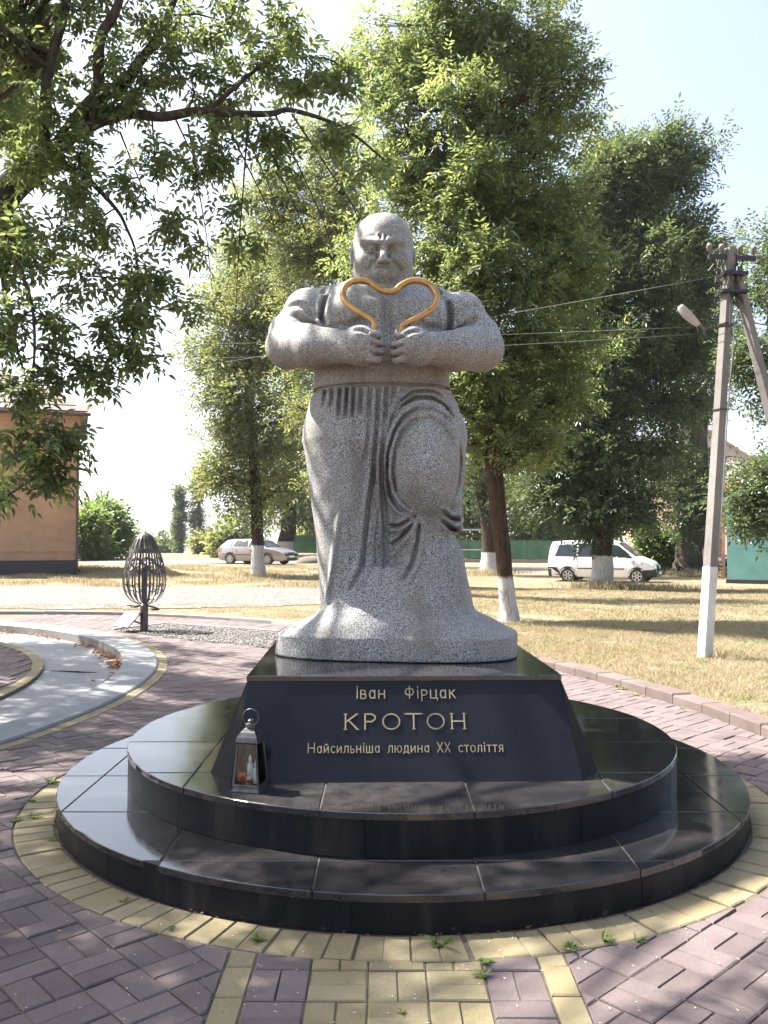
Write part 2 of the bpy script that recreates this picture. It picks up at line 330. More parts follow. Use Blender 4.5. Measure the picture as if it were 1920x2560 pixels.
# distant hills beyond the valley
def m_hill():
    g = NG('hill_fields'); n = g.noise(.004, 6, .65, world=True); f = g.noise(.02, 5, .7, world=True)
    c = g.ramp(n, (.36, (.05, .08, .03)), (.5, (.17, .17, .08)), (.62, (.07, .1, .045))); c = g.mix(g.ramp(f, (.4, .7), (.55, 0.)), c, (.04, .065, .03)); g.set(col=c, rough=1); return g.m
th = np.radians(np.linspace(-75, 60, 150)); rr = np.array([1200, 1500, 1900, 2300, 2700, 3100, 3500, 4000, 4700, 5600, 7000.])
T, R = np.meshgrid(th, rr); HX = R * np.sin(T); HY = R * np.cos(T)
HZ = -34 + sst(1500, 4200, R) * (150 + 22 * np.sin(T * 9 + 1) + 12 * np.sin(T * 23) + 5 * np.sin(T * 61)) + 9 * vnoise(HX, HY, 260) - 60 * sst(4700, 7000, R)
nn = len(th); I = np.arange(len(rr) - 1)[:, None] * nn + np.arange(nn - 1)[None]
me = npmesh('hills', np.stack([HX, HY, HZ], -1).reshape(-1, 3), np.stack([I, I + 1, I + nn + 1, I + nn], -1).reshape(-1, 4)); me.polygons.foreach_set('use_smooth', [True] * ((len(rr) - 1) * (nn - 1))); struct(link('hills', me, m_hill()))
# ---------------------------------------------------------------- paving
bed = MB(); bed.prism([(-16, -4), (3.05, -4), (3.05, 3), (2.98, 5), (2.84, 6.53), (2.68, 7.5), (2.36, 8.58), (1.88, 9.92), (-1.95, 15.05), (-2.95, 15.82), (-4.33, 16.58), (-5.5, 16.9), (-6.56, 17.04), (-16, 17.26)], -.07, -.009)
# the bed is cut open round the basin
def ring_sheet(r0, r1, z, a0, a1, n=120, c=PC):
    b = MB(); vs = []
    for i in range(n + 1):
        t = a0 + (a1 - a0) * i / n
        for r in (r0, r1): vs.append((c[0] + r * math.cos(t), c[1] + r * math.sin(t), z))
    return b.add(vs, [(2 * i, 2 * i + 1, 2 * i + 3, 2 * i + 2) for i in range(n)])
pv = MB()
gx = np.arange(-16, 3.2, .12); gy = np.arange(-4, 17.4, .12); idx = {}
for i in range(len(gx) - 1):
    for j in range(len(gy) - 1):
        cx, cy = gx[i] + .06, gy[j] + .06
        if math.hypot(cx - PC[0], cy - PC[1]) < PR - .22 or plaza_d(np.array(cx), np.array(cy)) > .05: continue
        q = []
        for a, b in ((i, j), (i + 1, j), (i + 1, j + 1), (i, j + 1)):
            if (a, b) not in idx: idx[a, b] = len(pv.v); pv.v.append((gx[a], gy[b], -.009))
            q.append(idx[a, b])
        pv.f.append(tuple(q))
pavement = struct(pv.build('pavement', M['soil']))
GB = [(-4.35, 14.1), (-2.9, 12.75), (-1.45, 11.75), (-1.75, 13.75), (-3.75, 15.2)]      # bed of stone chips (ccw)
def inside(poly, x, y): return all((poly[(i + 1) % len(poly)][0] - p[0]) * (y - p[1]) - (poly[(i + 1) % len(poly)][1] - p[1]) * (x - p[0]) > 0 for i, p in enumerate(poly))
PXL, PXR = -.562, .654                                     # the path's outer edges
def in_view(x, y): return y > 2.3 and abs(x) < y * .46 + .15
def cam_d(x, y): return math.hypot(x, y)
DATA = {}
def place_bricks(parent, items, mkey, joined_name='joined_brick', top=0.0):
    # items: (poly, local full rect or None); the 300 nearest in view become bricks of their own
    vis = sorted([k for k in items if in_view(*k[1])], key=lambda k: cam_d(*k[1])); rest = [k for k in items if not in_view(*k[1])]
    single, more = vis[:300], vis[300:] + rest
    for poly, (x, y), rot in single:
        dz = random.uniform(-.0045, .003)
        if rot is not None:
            key = (mkey,)
            if key not in DATA:
                DATA[key] = MB().prism([(-.0975, -.048), (.0975, -.048), (.0975, .048), (-.0975, .048)], -.06, 0, .005).mesh('brick'); DATA[key].materials.append(M[mkey])
            o = bpy.data.objects.new('brick', DATA[key]); COL.objects.link(o); o.parent = parent; o.location = (x, y, top + dz); o.rotation_euler = (random.gauss(0, .006), random.gauss(0, .006), rot + random.gauss(0, .006))
        else:
            MB().prism([(px - x, py - y) for px, py in poly], -.06, 0, .005).build('brick', M[mkey], parent, loc=(x, y, top + dz))
    if more:
        b = MB()
        for poly, c, rot in more: dz = random.uniform(-.003, .003); b.prism(poly, top - .05, top + dz, .005)
        stuff(b.build(joined_name, M[mkey], parent))
def rect(x, y, rot, L=.195, W=.096):
    c, s = math.cos(rot), math.sin(rot); return [(x + c * a - s * b, y + s * a + c * b) for a, b in ((-L / 2, -W / 2), (L / 2, -W / 2), (L / 2, W / 2), (-L / 2, W / 2))]
field = []
ROT = math.radians(43)
for i in range(-60, 60):
    for j in range(-60, 70):
        for k in (-1, 1):
            if (i + j) % 2: lx, ly, r = i * .2, j * .2 + k * .05, 0
            else: lx, ly, r = i * .2 + k * .05, j * .2, math.pi / 2
            x = .1 + lx * math.cos(ROT) - ly * math.sin(ROT); y = 6 + lx * math.sin(ROT) + ly * math.cos(ROT)
            if not (1.6 < y < 17 and -6.8 < x < 3.2 and x > -y * .62 - .6): continue
            if inside(GB, x, y): continue
            poly = rect(x, y, ROT + r); A0 = area(poly); d = math.hypot(x - CX, y - CY)
            if d < R2 + .06: continue
            if d < R2 + .36: nx_, ny_ = (x - CX) / d, (y - CY) / d; poly = clip_half(poly, -nx_, -ny_, -(R2 + .214 + nx_ * CX + ny_ * CY))
            d = math.hypot(x - PC[0], y - PC[1])
            if d < PR - .15: continue
            if d < PR + .16: nx_, ny_ = (x - PC[0]) / d, (y - PC[1]) / d; poly = clip_half(poly, -nx_, -ny_, -(PR + .006 + nx_ * PC[0] + ny_ * PC[1]))
            if y < 3.6: poly = clip_half(poly, 1, 0, PXL) if x < .05 else clip_half(poly, -1, 0, -PXR)
            for a, b, c in HP:
                if a * x + b * y - c > -.2: poly = clip_half(poly, a, b, c - .012)
                if len(poly) < 3: break
            if len(poly) < 3 or area(poly) < .0012: continue
            full = abs(area(poly) - A0) < 1e-7
            field.append((poly, (x, y) if full else (sum(p[0] for p in poly) / len(poly), sum(p[1] for p in poly) / len(poly)), ROT + r if full else None))
place_bricks(pavement, field, 'purple')
# entrance path: yellow basket weave between purple columns and yellow stripes
path = struct(MB().prism([(-.55, -.5), (.64, -.5), (.64, 3.12), (-.55, 3.12)], -.03, -.0085).build('path', M['soil']))
yel, pur = [], []
def put(lst, x, y, rot):
    poly = rect(x, y, rot); A0 = area(poly); d = math.hypot(x - CX, y - CY)
    if d < R2 + .36: nx_, ny_ = (x - CX) / d, (y - CY) / d; poly = clip_half(poly, -nx_, -ny_, -(R2 + .214 + nx_ * CX + ny_ * CY))
    if len(poly) < 3 or area(poly) < .0012: return
    full = abs(area(poly) - A0) < 1e-7; lst.append((poly, (x, y) if full else (sum(p[0] for p in poly) / len(poly), sum(p[1] for p in poly) / len(poly)), rot if full else None))
for r in range(-3, 14):
    y = .55 + r * .2
    for x in (-.508, .6): put(yel, x, y + .03, math.pi / 2)
    for c, x in enumerate((-.355, -.154, .046, .246, .447)):
        for k in (-1, 1):
            if (r + c) % 2: put(pur if c in (0, 4) else yel, x, y + k * .05, 0)
            else: put(pur if c in (0, 4) else yel, x + k * .05, y, math.pi / 2)
place_bricks(path, yel, 'yellow'); place_bricks(path, pur, 'purple')
# ring of yellow headers round the steps
border = struct(ring_sheet(R2 - .05, R2 + .212, -.0085, 0, 2 * math.pi, 96, (CX, CY)).build('brick_border', M['soil']))
ring = []
N = 124
for i in range(N):
    a0, a1 = (i + .03) * 2 * math.pi / N, (i + .97) * 2 * math.pi / N; w0 = random.uniform(.006, .016); j = random.gauss(0, .004)
    pts = [(CX + r * math.cos(a + j / r), CY + r * math.sin(a + j / r)) for r, a in ((R2 + w0, a0), (R2 + .205, a0), (R2 + .205, a1), (R2 + w0, a1))]
    ring.append((pts, (sum(p[0] for p in pts) / 4, sum(p[1] for p in pts) / 4), None))
place_bricks(border, ring, 'yellow')
# drained round basin: brick edge, concrete rim, sunken floor, brick island
basin_edge = struct(ring_sheet(PR - .3, PR + .004, -.0085, -1.25, 1.25).build('basin_edge', M['soil']))
items = []
for i in range(245):
    a0, a1 = (i + .02) * 2 * math.pi / 245, (i + .98) * 2 * math.pi / 245
    if math.pi * .45 < a0 < math.pi * 1.55: continue
    pts = [(PC[0] + r * math.cos(a), PC[1] + r * math.sin(a)) for r, a in ((PR - .115, a0), (PR - .003, a0), (PR - .003, a1), (PR - .115, a1))]
    items.append((pts, (sum(p[0] for p in pts) / 4, sum(p[1] for p in pts) / 4), None))
place_bricks(basin_edge, items, 'yellow')
def ring_solid(r0, r1, z0, z1, a0=-math.pi, a1=math.pi, n=180, c=PC, bev=.015):
    prof = [(r0, z0), (r0, z1 - bev), (r0 + bev, z1), (r1 - bev, z1), (r1, z1 - bev), (r1, z0)]; m = len(prof); vs = []; fs = []
    for i in range(n):
        t = a0 + (a1 - a0) * i / n
        vs += [(c[0] + r * math.cos(t), c[1] + r * math.sin(t), z) for r, z in prof]
    for i in range(n):
        j = (i + 1) % n
        for k in range(m - 1): fs.append((i * m + k, j * m + k, j * m + k + 1, i * m + k + 1))
    return MB().add(vs, fs)
BI = PR - .53
basin = thing('drained_basin', 'drained round concrete basin with raised rim beside the black steps', 'basin', (PC[0], PC[1], 0))
ring_solid(BI, PR - .12, -.3, .022, c=(0, 0)).build('rim', M['conc'], basin, True, 35)
MB().lathe([(.01, -.3), (BI + .05, -.3), (BI + .05, -.11), (.01, -.109)], 120).build('floor', M['conc'], basin)
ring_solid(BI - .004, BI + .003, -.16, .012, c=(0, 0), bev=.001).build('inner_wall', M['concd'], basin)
IR = 6.35
isl = MB().lathe([(IR, -.2), (IR, -.082), (.01, -.081)], 140).build('island', M['soil'], basin)
items = []
for i in range(190):
    a0, a1 = (i + .02) * 2 * math.pi / 190, (i + .98) * 2 * math.pi / 190
    if math.pi * .4 < a0 < math.pi * 1.6: continue
    pts = [(r * math.cos(a), r * math.sin(a)) for r, a in ((IR - .13, a0), (IR - .005, a0), (IR - .005, a1), (IR - .13, a1))]
    MB().prism(pts, -.1, -.07, .005).build('brick', M['yellow'], isl)
b = MB()
for i in range(-40, 40):
    for j in range(-40, 40):
        for k in (-1, 1):
            if (i + j) % 2: x, y, r = i * .2, j * .2 + k * .05, 0
            else: x, y, r = i * .2 + k * .05, j * .2, math.pi / 2
            if math.hypot(x, y) < IR - .2 and x > 2.6 and abs(y - 1) < 4.5: b.prism(rect(x, y, r), -.1, -.072 + random.uniform(-.003, .003), .005)
stuff(b.build('joined_brick', M['purple'], isl))
# kerbs
def kerb_line(name, pts, wd, z0, z1, m, step, label, cat, over=0):
    t = thing(name, label, cat, (pts[0][0], pts[0][1], 0)); P0 = Vector((*pts[0], 0)); res = []
    L = [Vector((*p, 0)) for p in pts]; tot = [0]
    for p, q in zip(L, L[1:]): tot.append(tot[-1] + (q - p).length)
    def ptat(s):
        for i in range(len(L) - 1):
            if s <= tot[i + 1] or i == len(L) - 2: f = (s - tot[i]) / (tot[i + 1] - tot[i]); return L[i].lerp(L[i + 1], f), (L[i + 1] - L[i]).normalized()
    n = max(1, int(tot[-1] / step)); ds = tot[-1] / n
    for i in range(n):
        a, _ = ptat(i * ds + .004); b_, d = ptat((i + 1) * ds - .004); d = (b_ - a).normalized(); nrm = Vector((d.y, -d.x, 0)); lift = random.uniform(-.008, .008)
        q = [a, a + nrm * wd, b_ + nrm * wd, b_]; q = [(p - P0) for p in q]
        zz = float(terr(a.x, a.y)) if over else 0
        MB().prism([(p.x, p.y) for p in q], z0, z1 + lift, .012).build('kerb_stone', m, t)
    return t
kerb_line('brick_kerb', [(3.1, 1.5), (3.08, 3), (3.02, 5), (2.88, 6.53), (2.725, 7.5), (2.41, 8.58), (1.93, 9.96), (1.2, 10.95)], .2, -.1, .085, M['kerbbrick'], .42, 'low purple brick kerb curving between paving and dry lawn', 'kerb')
kerb_line('concrete_kerb', [(1.15, 11.0), (-1.9, 15.1), (-2.93, 15.86), (-4.31, 16.62), (-5.5, 16.94), (-6.56, 17.08), (-14, 17.25)], .14, -.1, .06, M['kerb'], 1.0, 'pale concrete kerb behind the metal egg along the gravel yard', 'kerb')
kerb_line('edging_strip', [(-1.7, 13.85), (-3.75, 15.22), (-4.42, 14.15)], .06, -.05, .025, M['kerb'], 1.0, 'thin concrete edging round the bed of stone chips', 'edging')
# bed of chips
gb = MB().prism(GB, -.06, .0); struct(gb.build('gravel_bed', M['chips']))
def scatter_chips(name, n, fn, z, size, m, label, cat, flat=.6):
    pts = [];
    while len(pts) < n:
        p = fn()
        if p is not None: pts.append(p)
    P = np.array(pts); n = len(P); T = np.array([(0, 0, 1.), (.94, 0, -.33), (-.47, .82, -.33), (-.47, -.82, -.33)]); s = RNG.uniform(.5, 1.2, (n, 1, 1)) * size
    A = RNG.uniform(0, 2 * np.pi, n); tilt = RNG.normal(0, .6, n); c, si = np.cos(A), np.sin(A); ct, st = np.cos(tilt), np.sin(tilt); Z0 = np.zeros(n); O = np.ones(n)
    Rz = np.stack([np.stack([c, -si, Z0], -1), np.stack([si, c, Z0], -1), np.stack([Z0, Z0, O], -1)], 1); Rx = np.stack([np.stack([O, Z0, Z0], -1), np.stack([Z0, ct, -st], -1), np.stack([Z0, st, ct], -1)], 1)
    W = np.einsum('nij,njk,vk->nvi', Rz, Rx, T) * s * np.array([1, 1, flat]) + np.concatenate([P, np.full((n, 1), z) if P.shape[1] == 2 else np.zeros((n, 0))], 1)[:, None]
    Fc = (np.arange(n)[:, None, None] * 4 + np.array([(0, 1, 2), (0, 2, 3), (0, 3, 1), (1, 3, 2)])[None]).reshape(-1, 3)
    return stuff(link(name, npmesh(name, W.reshape(-1, 3), Fc), m), label, cat)
def in_gb():
    x, y = random.uniform(-4.4, -1.4), random.uniform(11.7, 15.2); return (x, y) if inside(GB, x, y) else None
scatter_chips('stone_chips', 4500, in_gb, .008, .022, M['chip'], 'grey stone chips in the bed below the metal egg', 'gravel')
# ---------------------------------------------------------------- round steps of black granite slabs
def clip_circle(poly, r, n=96):
    for i in range(n):
        a = 2 * math.pi * (i + .5) / n; k = r * math.cos(math.pi / n)
        poly = clip_half(poly, math.cos(a), math.sin(a), k)
        if len(poly) < 3: return []
    return poly
def round_step(name, label, r, z0, z1, rin):
    t = thing(name, label, 'step', (CX, CY, z0)); h = z1 - z0
    core = MB().lathe([(r - .012, 0), (r - .012, h - .0045), (.02, h - .0045)], 120).build('core', M['grout'], t, True, 40)
    # facing plates round the side, each with its own joint
    npl = 10
    for i in range(npl):
        a0, a1 = 2 * math.pi * i / npl + .0012 + .2, 2 * math.pi * (i + 1) / npl - .0012 + .2; b = MB(); vs = []; K = 14
        for q in range(K + 1):
            a = a0 + (a1 - a0) * q / K
            vs += [(rr_ * math.cos(a), rr_ * math.sin(a), z) for rr_, z in ((r - .02, .001), (r, .001), (r, h - .0035), (r - .02, h - .0035))]
        fs = [(q * 4 + k, q * 4 + 4 + k, q * 4 + 4 + (k + 1) % 4, q * 4 + (k + 1) % 4) for q in range(K) for k in range(4)] + [(0, 1, 2, 3), (K * 4 + 3, K * 4 + 2, K * 4 + 1, K * 4)]
        b.add(vs, fs).build('side_plate', M['stepside'], t, True, 30)
    X0 = [-2.255 + .66 * k for k in range(7)]; Y0 = [3.02 + .645 * k for k in range(8)]
    for x in X0:
        for y in Y0:
            px, py = x - CX, y - CY; p = clip_circle([(px + .003, py + .003), (px + .657, py + .003), (px + .657, py + .642), (px + .003, py + .642)], r + .004)
            if len(p) < 3 or area(p) < .002: continue
            if rin and max(math.hypot(*v) for v in p) < rin - .05: continue
            MB().prism(p, h - .03, h + random.uniform(-.0012, .0012), .004).build('slab', M['black'], t)
    return t
round_step('lower_step', 'wide lower round step of polished black granite slabs on the paving', R2, 0, Z2, R1)
round_step('upper_step', 'smaller upper round step of polished black granite under the plinth', R1, Z2, Z1, 0)
# ---------------------------------------------------------------- plinth with its inscription
PLX, PLY, PTZ = .08, 5.26, .812
plinth = thing('plinth', 'black polished plinth with gilt inscription under the granite strongman', 'plinth', (PLX, PLY, Z1), math.radians(1.6))
hb, db, ht, dt, hh = .965, 1.12, .79, .90, PTZ - Z1
cxb, cyb = .125, .2
bot = [(-hb + cxb, -db), (hb - cxb, -db), (hb, -db + cyb), (hb, db - cyb), (hb - cxb, db), (-hb + cxb, db), (-hb, db - cyb), (-hb, -db + cyb)]
c2 = .012
top = [(-ht + c2, -dt), (ht - c2, -dt), (ht, -dt + c2), (ht, dt - c2), (ht - c2, dt), (-ht + c2, dt), (-ht, dt - c2), (-ht, -dt + c2)]
b = MB().add([(x, y, 0) for x, y in bot] + [(x, y, hh - .028) for x, y in top], [tuple(range(7, -1, -1)), tuple(range(8, 16))] + [(i, (i + 1) % 8, 8 + (i + 1) % 8, 8 + i) for i in range(8)])
bo = b.build('block', M['face'], plinth); bo.data.materials.append(M['dulled'])
for i_ in (3, 4, 5, 7, 8, 9): bo.data.polygons[i_].material_index = 1     # flanks and corner facets, kept dark in place of their dark reflections
MB().prism([(x * 1.004, y * 1.004) for x, y in top], hh - .027, hh, .005).build('top_slab', M['black'], plinth)
GL = {  # stroke letters in a unit box: (advance, strokes)
 'І': (.16, [[(.08, 0), (.08, 1)]]), 'і': (.2, [[(.1, 0), (.1, .68)], [(.1, .86), (.1, .95)]]),
 'в': (.5, [[(.06, 0), (.06, .68), (.28, .68), (.38, .6), (.36, .42), (.28, .36), (.06, .36)], [(.28, .36), (.42, .28), (.42, .08), (.3, 0), (.06, 0)]]),
 'а': (.56, [[(.44, .02), (.44, .68)], [(.44, .5), (.3, .67), (.14, .62), (.06, .34), (.14, .06), (.3, .01), (.44, .18)]]),
 'н': (.54, [[(.06, 0), (.06, .68)], [(.46, 0), (.46, .68)], [(.06, .36), (.46, .36)]]),
 'Ф': (.74, [[(.36, 0), (.36, 1)], [(.36, .82), (.14, .76), (.06, .54), (.14, .32), (.36, .26), (.58, .32), (.66, .54), (.58, .76), (.36, .82)]]),
 'р': (.52, [[(.06, -.22), (.06, .68), (.3, .68), (.44, .56), (.44, .38), (.3, .26), (.06, .26)]]),
 'ц': (.58, [[(.06, .68), (.06, 0), (.46, 0), (.46, .68)], [(.46, 0), (.54, 0), (.54, -.16)]]),
 'к': (.5, [[(.06, 0), (.06, .68)], [(.42, .68), (.06, .32)], [(.18, .42), (.46, 0)]]),
 'К': (.74, [[(.1, 0), (.1, 1)], [(.64, 1), (.1, .46)], [(.26, .58), (.68, 0)]]), 'Р': (.7, [[(.1, 0), (.1, 1), (.42, 1), (.58, .86), (.58, .66), (.42, .5), (.1, .5)]]),
 'О': (.94, [[(.46 + .4 * math.cos(k * math.pi / 10), .5 + .5 * math.sin(k * math.pi / 10)) for k in range(21)]]),
 'Т': (.8, [[(.4, 0), (.4, 1)], [(.02, 1), (.78, 1)]]), 'Н': (.82, [[(.1, 0), (.1, 1)], [(.7, 0), (.7, 1)], [(.1, .5), (.7, .5)]]),
 'й': (.56, [[(.06, .68), (.06, 0), (.46, .66), (.46, 0)], [(.14, .9), (.26, .8), (.38, .9)]]), 'и': (.56, [[(.06, .68), (.06, 0), (.46, .66), (.46, 0)]]),
 'с': (.48, [[(.42, .6), (.28, .68), (.12, .6), (.06, .34), (.12, .08), (.28, 0), (.42, .08)]]), 'л': (.54, [[(.02, 0), (.12, .04), (.16, .68), (.46, .68), (.46, 0)]]),
 'ь': (.46, [[(.06, .68), (.06, 0), (.28, 0), (.4, .1), (.38, .28), (.26, .36), (.06, .36)]]), 'ш': (.74, [[(.06, .68), (.06, 0), (.64, 0), (.64, .68)], [(.35, 0), (.35, .68)]]),
 'ю': (.76, [[(.06, 0), (.06, .68)], [(.06, .34), (.28, .34)], [(.49 + .21 * math.cos(k * math.pi / 8), .34 + .34 * math.sin(k * math.pi / 8)) for k in range(17)]]),
 'д': (.6, [[(.02, -.14), (.04, .02), (.52, .02), (.54, -.14)], [(.12, .02), (.18, .68), (.46, .68), (.46, .02)]]), 'Х': (.62, [[(.04, 0), (.54, 1)], [(.54, 0), (.04, 1)]]),
 'т': (.46, [[(.23, 0), (.23, .68)], [(.02, .68), (.44, .68)]]), 'о': (.56, [[(.28 + .22 * math.cos(k * math.pi / 8), .34 + .34 * math.sin(k * math.pi / 8)) for k in range(17)]]),
 'я': (.5, [[(.42, 0), (.42, .68), (.2, .68), (.08, .58), (.1, .4), (.22, .32), (.42, .32)], [(.24, .32), (.06, 0)]]), ' ': (.5, [])}
fdy, fdz = db - dt, hh - .028; fl = math.hypot(fdy, fdz); UP = Vector((0, fdy / fl, fdz / fl)); NR = Vector((0, -fdz / fl, fdy / fl)); FO = Vector((0, -db, 0))
def ribbon(b, pts, wd, org, sx, sz, thick=.003):
    for p, q in zip(pts, pts[1:]):
        p = Vector((p[0] * sx, p[1] * sz)); q = Vector((q[0] * sx, q[1] * sz)); d = (q - p); d = d.normalized(); n = Vector((-d.y, d.x)) * wd / 2; p = p - d * wd * .4; q = q + d * wd * .4
        P = [p - n, q - n, q + n, p + n]; lo = [org + Vector((v.x, 0, 0)) + UP * v.y + NR * .0006 for v in P]; hi = [v + NR * thick for v in lo]
        b.add(lo + hi, [(0, 1, 2, 3), (7, 6, 5, 4), (0, 4, 5, 1), (1, 5, 6, 2), (2, 6, 7, 3), (3, 7, 4, 0)])
def inscription(text, x0, x1, s0, cap, wd, name='letter', outline=0, gap=.12):
    tw = sum(GL[c][0] + gap for c in text) - gap; sx = (x1 - x0) / tw; x = x0
    for c in text:
        adv, st = GL[c]
        if st:
            b = MB(); org = FO + Vector((x, 0, 0)) + UP * s0
            for s_ in st: ribbon(b, s_, wd, org, sx, cap)
            if outline:                                   # small serifs of the big word
                for s_ in st:
                    if len(s_) < 6:
                        for e in (s_[0], s_[-1]):
                            if e[1] in (0, 1): ribbon(b, [(e[0] - .07, e[1]), (e[0] + .07, e[1])], wd * .5, org, sx, cap)
            b.build('letter', M['letter'], plinth)
        x += (adv + gap) * sx
def face_s(py):                                          # height on the sloping face of a photograph row
    r = ray(960, py); # plane through (y=PLY-db, z=Z1) sloping by fdy/fdz
    y0, k = PLY - db, fdy / fdz
    # CAMH + r2 t = Z1 + h ; r1 t = y0 + k h
    t = (y0 - k * Z1 + k * CAMH) / (r[1] - k * r[2]); return (CAMH + r[2] * t - Z1) * fl / fdz, r[1] * t
def face_x(px, py): s_, y_ = face_s(py); r = ray(px, py); return r[0] / r[1] * y_ - PLX
for text, xa, xb, yb, yt, wd, o in (('Іван  Фірцак', 877, 1127, 1746, 1716, .0048, 0), ('КРОТОН', 844, 1154, 1823, 1785, .0066, 1), ('Найсильніша людина ХХ століття', 753, 1245, 1881, 1857, .0042, 0)):
    s0 = face_s(yb)[0]; inscription(text, face_x(xa, yb), face_x(xb, yb), s0, face_s(yt)[0] - s0, wd, outline=o, gap=.2 if o else .12)
def catmull(p, k=5):
    out = []
    for i in range(len(p) - 1):
        a, b_, c_, d = p[max(i - 1, 0)], p[i], p[i + 1], p[min(i + 2, len(p) - 1)]
        for j in range(k): t = j / k; out.append(.5 * ((2 * b_) + (c_ - a) * t + (2 * a - 5 * b_ + 4 * c_ - d) * t * t + (3 * b_ - a - 3 * c_ + d) * t ** 3))
    return out + [p[-1]]
# ---------------------------------------------------------------- the granite strongman: a signed distance field turned into one surface
HV = .0072; G0 = np.array([-.84, 4.5, PTZ - .02]); G1 = np.array([1.0, 5.9, 3.56]); GN = np.ceil((G1 - G0) / HV).astype(int)
gxs, gys, gzs = [(G0[i] + HV * np.arange(GN[i])).astype(np.float32) for i in range(3)]
D = np.full(GN, .5, np.float32)
def sub(lo, hi):
    a = np.clip(np.floor((np.array(lo) - G0) / HV).astype(int), 0, GN); b_ = np.clip(np.ceil((np.array(hi) - G0) / HV).astype(int) + 1, 0, GN)
    sl = tuple(slice(a[i], b_[i]) for i in range(3)); return sl, gxs[sl[0]][:, None, None], gys[sl[1]][None, :, None], gzs[sl[2]][None, None, :]
def smin(a, b, k):
    h = np.clip(.5 + .5 * (b - a) / k, 0, 1); return b * (1 - h) + a * h - k * h * (1 - h)
def put_sdf(sl, d, k, neg=False):
    if neg: D[sl] = -smin(-D[sl], d, k)
    else: D[sl] = smin(D[sl], d, k)
def ell(c, r, k=.04, neg=False, rot=0):
    c = np.array(c); r = np.array(r, float); m = r.max() + k * 2 + .03; sl, x, y, z = sub(c - m, c + m); x = x - c[0]; y = y - c[1]; z = z - c[2]
    if rot: x, z = x * math.cos(rot) + z * math.sin(rot), -x * math.sin(rot) + z * math.cos(rot)
    k0 = np.sqrt((x / r[0]) ** 2 + (y / r[1]) ** 2 + (z / r[2]) ** 2); k1 = np.sqrt((x / r[0] ** 2) ** 2 + (y / r[1] ** 2) ** 2 + (z / r[2] ** 2) ** 2) + 1e-6
    put_sdf(sl, k0 * (k0 - 1) / k1, k, neg)
def cone(a, b, ra, rb, k=.04, neg=False):
    a = np.array(a); b = np.array(b); m = max(ra, rb) + 2 * k + .03; sl, x, y, z = sub(np.minimum(a, b) - m, np.maximum(a, b) + m)
    d = b - a; L = (d ** 2).sum(); t = np.clip(((x - a[0]) * d[0] + (y - a[1]) * d[1] + (z - a[2]) * d[2]) / L, 0, 1)
    put_sdf(sl, np.sqrt((x - a[0] - t * d[0]) ** 2 + (y - a[1] - t * d[1]) ** 2 + (z - a[2] - t * d[2]) ** 2) - (ra + (rb - ra) * t), k, neg)
def loft(tab, k=.04, p=2.0, rot=0):                             # rows: z, cx, cy, rx, ry
    T_ = np.array(sorted(tab)); z0, z1 = T_[0, 0], T_[-1, 0]; sl, x, y, z = sub((-.84, 4.5, z0 - .1), (1, 5.9, z1 + .1))
    zc = np.clip(z, z0, z1); cx, cy, rx, ry = [np.interp(zc, T_[:, 0], T_[:, i]) for i in (1, 2, 3, 4)]
    x, y = x - cx, y - cy
    if rot: x, y = x * math.cos(rot) + y * math.sin(rot), -x * math.sin(rot) + y * math.cos(rot)
    q = (np.abs(x / rx) ** p + np.abs(y / ry) ** p) ** (1 / p); d = (q - 1) * np.minimum(rx, ry); dz = np.maximum(z0 - z, z - z1)
    put_sdf(sl, np.where(dz > 0, np.sqrt(np.maximum(d, 0) ** 2 + dz ** 2), np.maximum(d, dz)).astype(np.float32), k)
A = at
def row(py, l, r, Y, ry): a, b_ = A(l, py, Y), A(r, py, Y); return (a.z, (a.x + b_.x) / 2, Y, (b_.x - a.x) / 2, ry)
SY = 5.22
# rock
loft([(PTZ - .03, .08, SY + .02, .72, .455), (.94, .08, SY + .02, .715, .455), (1.0, .085, SY + .02, .59, .425), (1.05, .085, SY + .02, .485, .395), (1.10, .09, SY + .02, .43, .37), (1.18, .08, SY + .01, .38, .33), (1.34, .06, SY, .34, .26)], .01, 3.1, -.14)
# trousers
loft([row(y, l, r, SY, d) for y, l, r, d in ((955, 795, 1116, .28), (985, 786, 1128, .30), (1020, 774, 1147, .31), (1060, 764, 1158, .31), (1110, 762, 1160, .30), (1160, 780, 1150, .24), (1215, 800, 1130, .14))], .05, 2.3)
loft([row(y, l, r, SY, d) for y, l, r, d in ((1000, 779, 955, .29), (1040, 767, 958, .30), (1104, 757, 964, .29), (1166, 768, 962, .28), (1289, 784, 962, .26), (1412, 795, 960, .25), (1480, 800, 958, .26), (1545, 806, 955, .27), (1590, 815, 950, .24))], .03, 2.05)
loft([row(y, l, r, SY - .04, d) for y, l, r, d in ((1040, 972, 1155, .30), (1084, 966, 1166, .32), (1207, 968, 1160, .32), (1290, 975, 1142, .27), (1334, 978, 1136, .25), (1379, 972, 1156, .26), (1453, 966, 1170, .28), (1515, 958, 1184, .31), (1560, 945, 1205, .33), (1600, 930, 1220, .3))], .025, 2.05)
loft([row(y, 900, 1020, SY + .05, d) for y, d in ((1100, .2), (1300, .19), (1480, .2), (1540, .26), (1620, .3))], .05)
ell(A(1060, 1162, 4.945), (.185, .185, .295), .06, rot=.05)                                   # bent knee
ell(A(1052, 1105, 4.95), (.2, .12, .22), .08)
ell(A(1138, 1285, 5.1), (.045, .12, .05), .03); ell(A(1142, 1315, 5.1), (.04, .11, .045), .03); ell(A(1132, 1250, 5.05), (.05, .1, .06), .04)
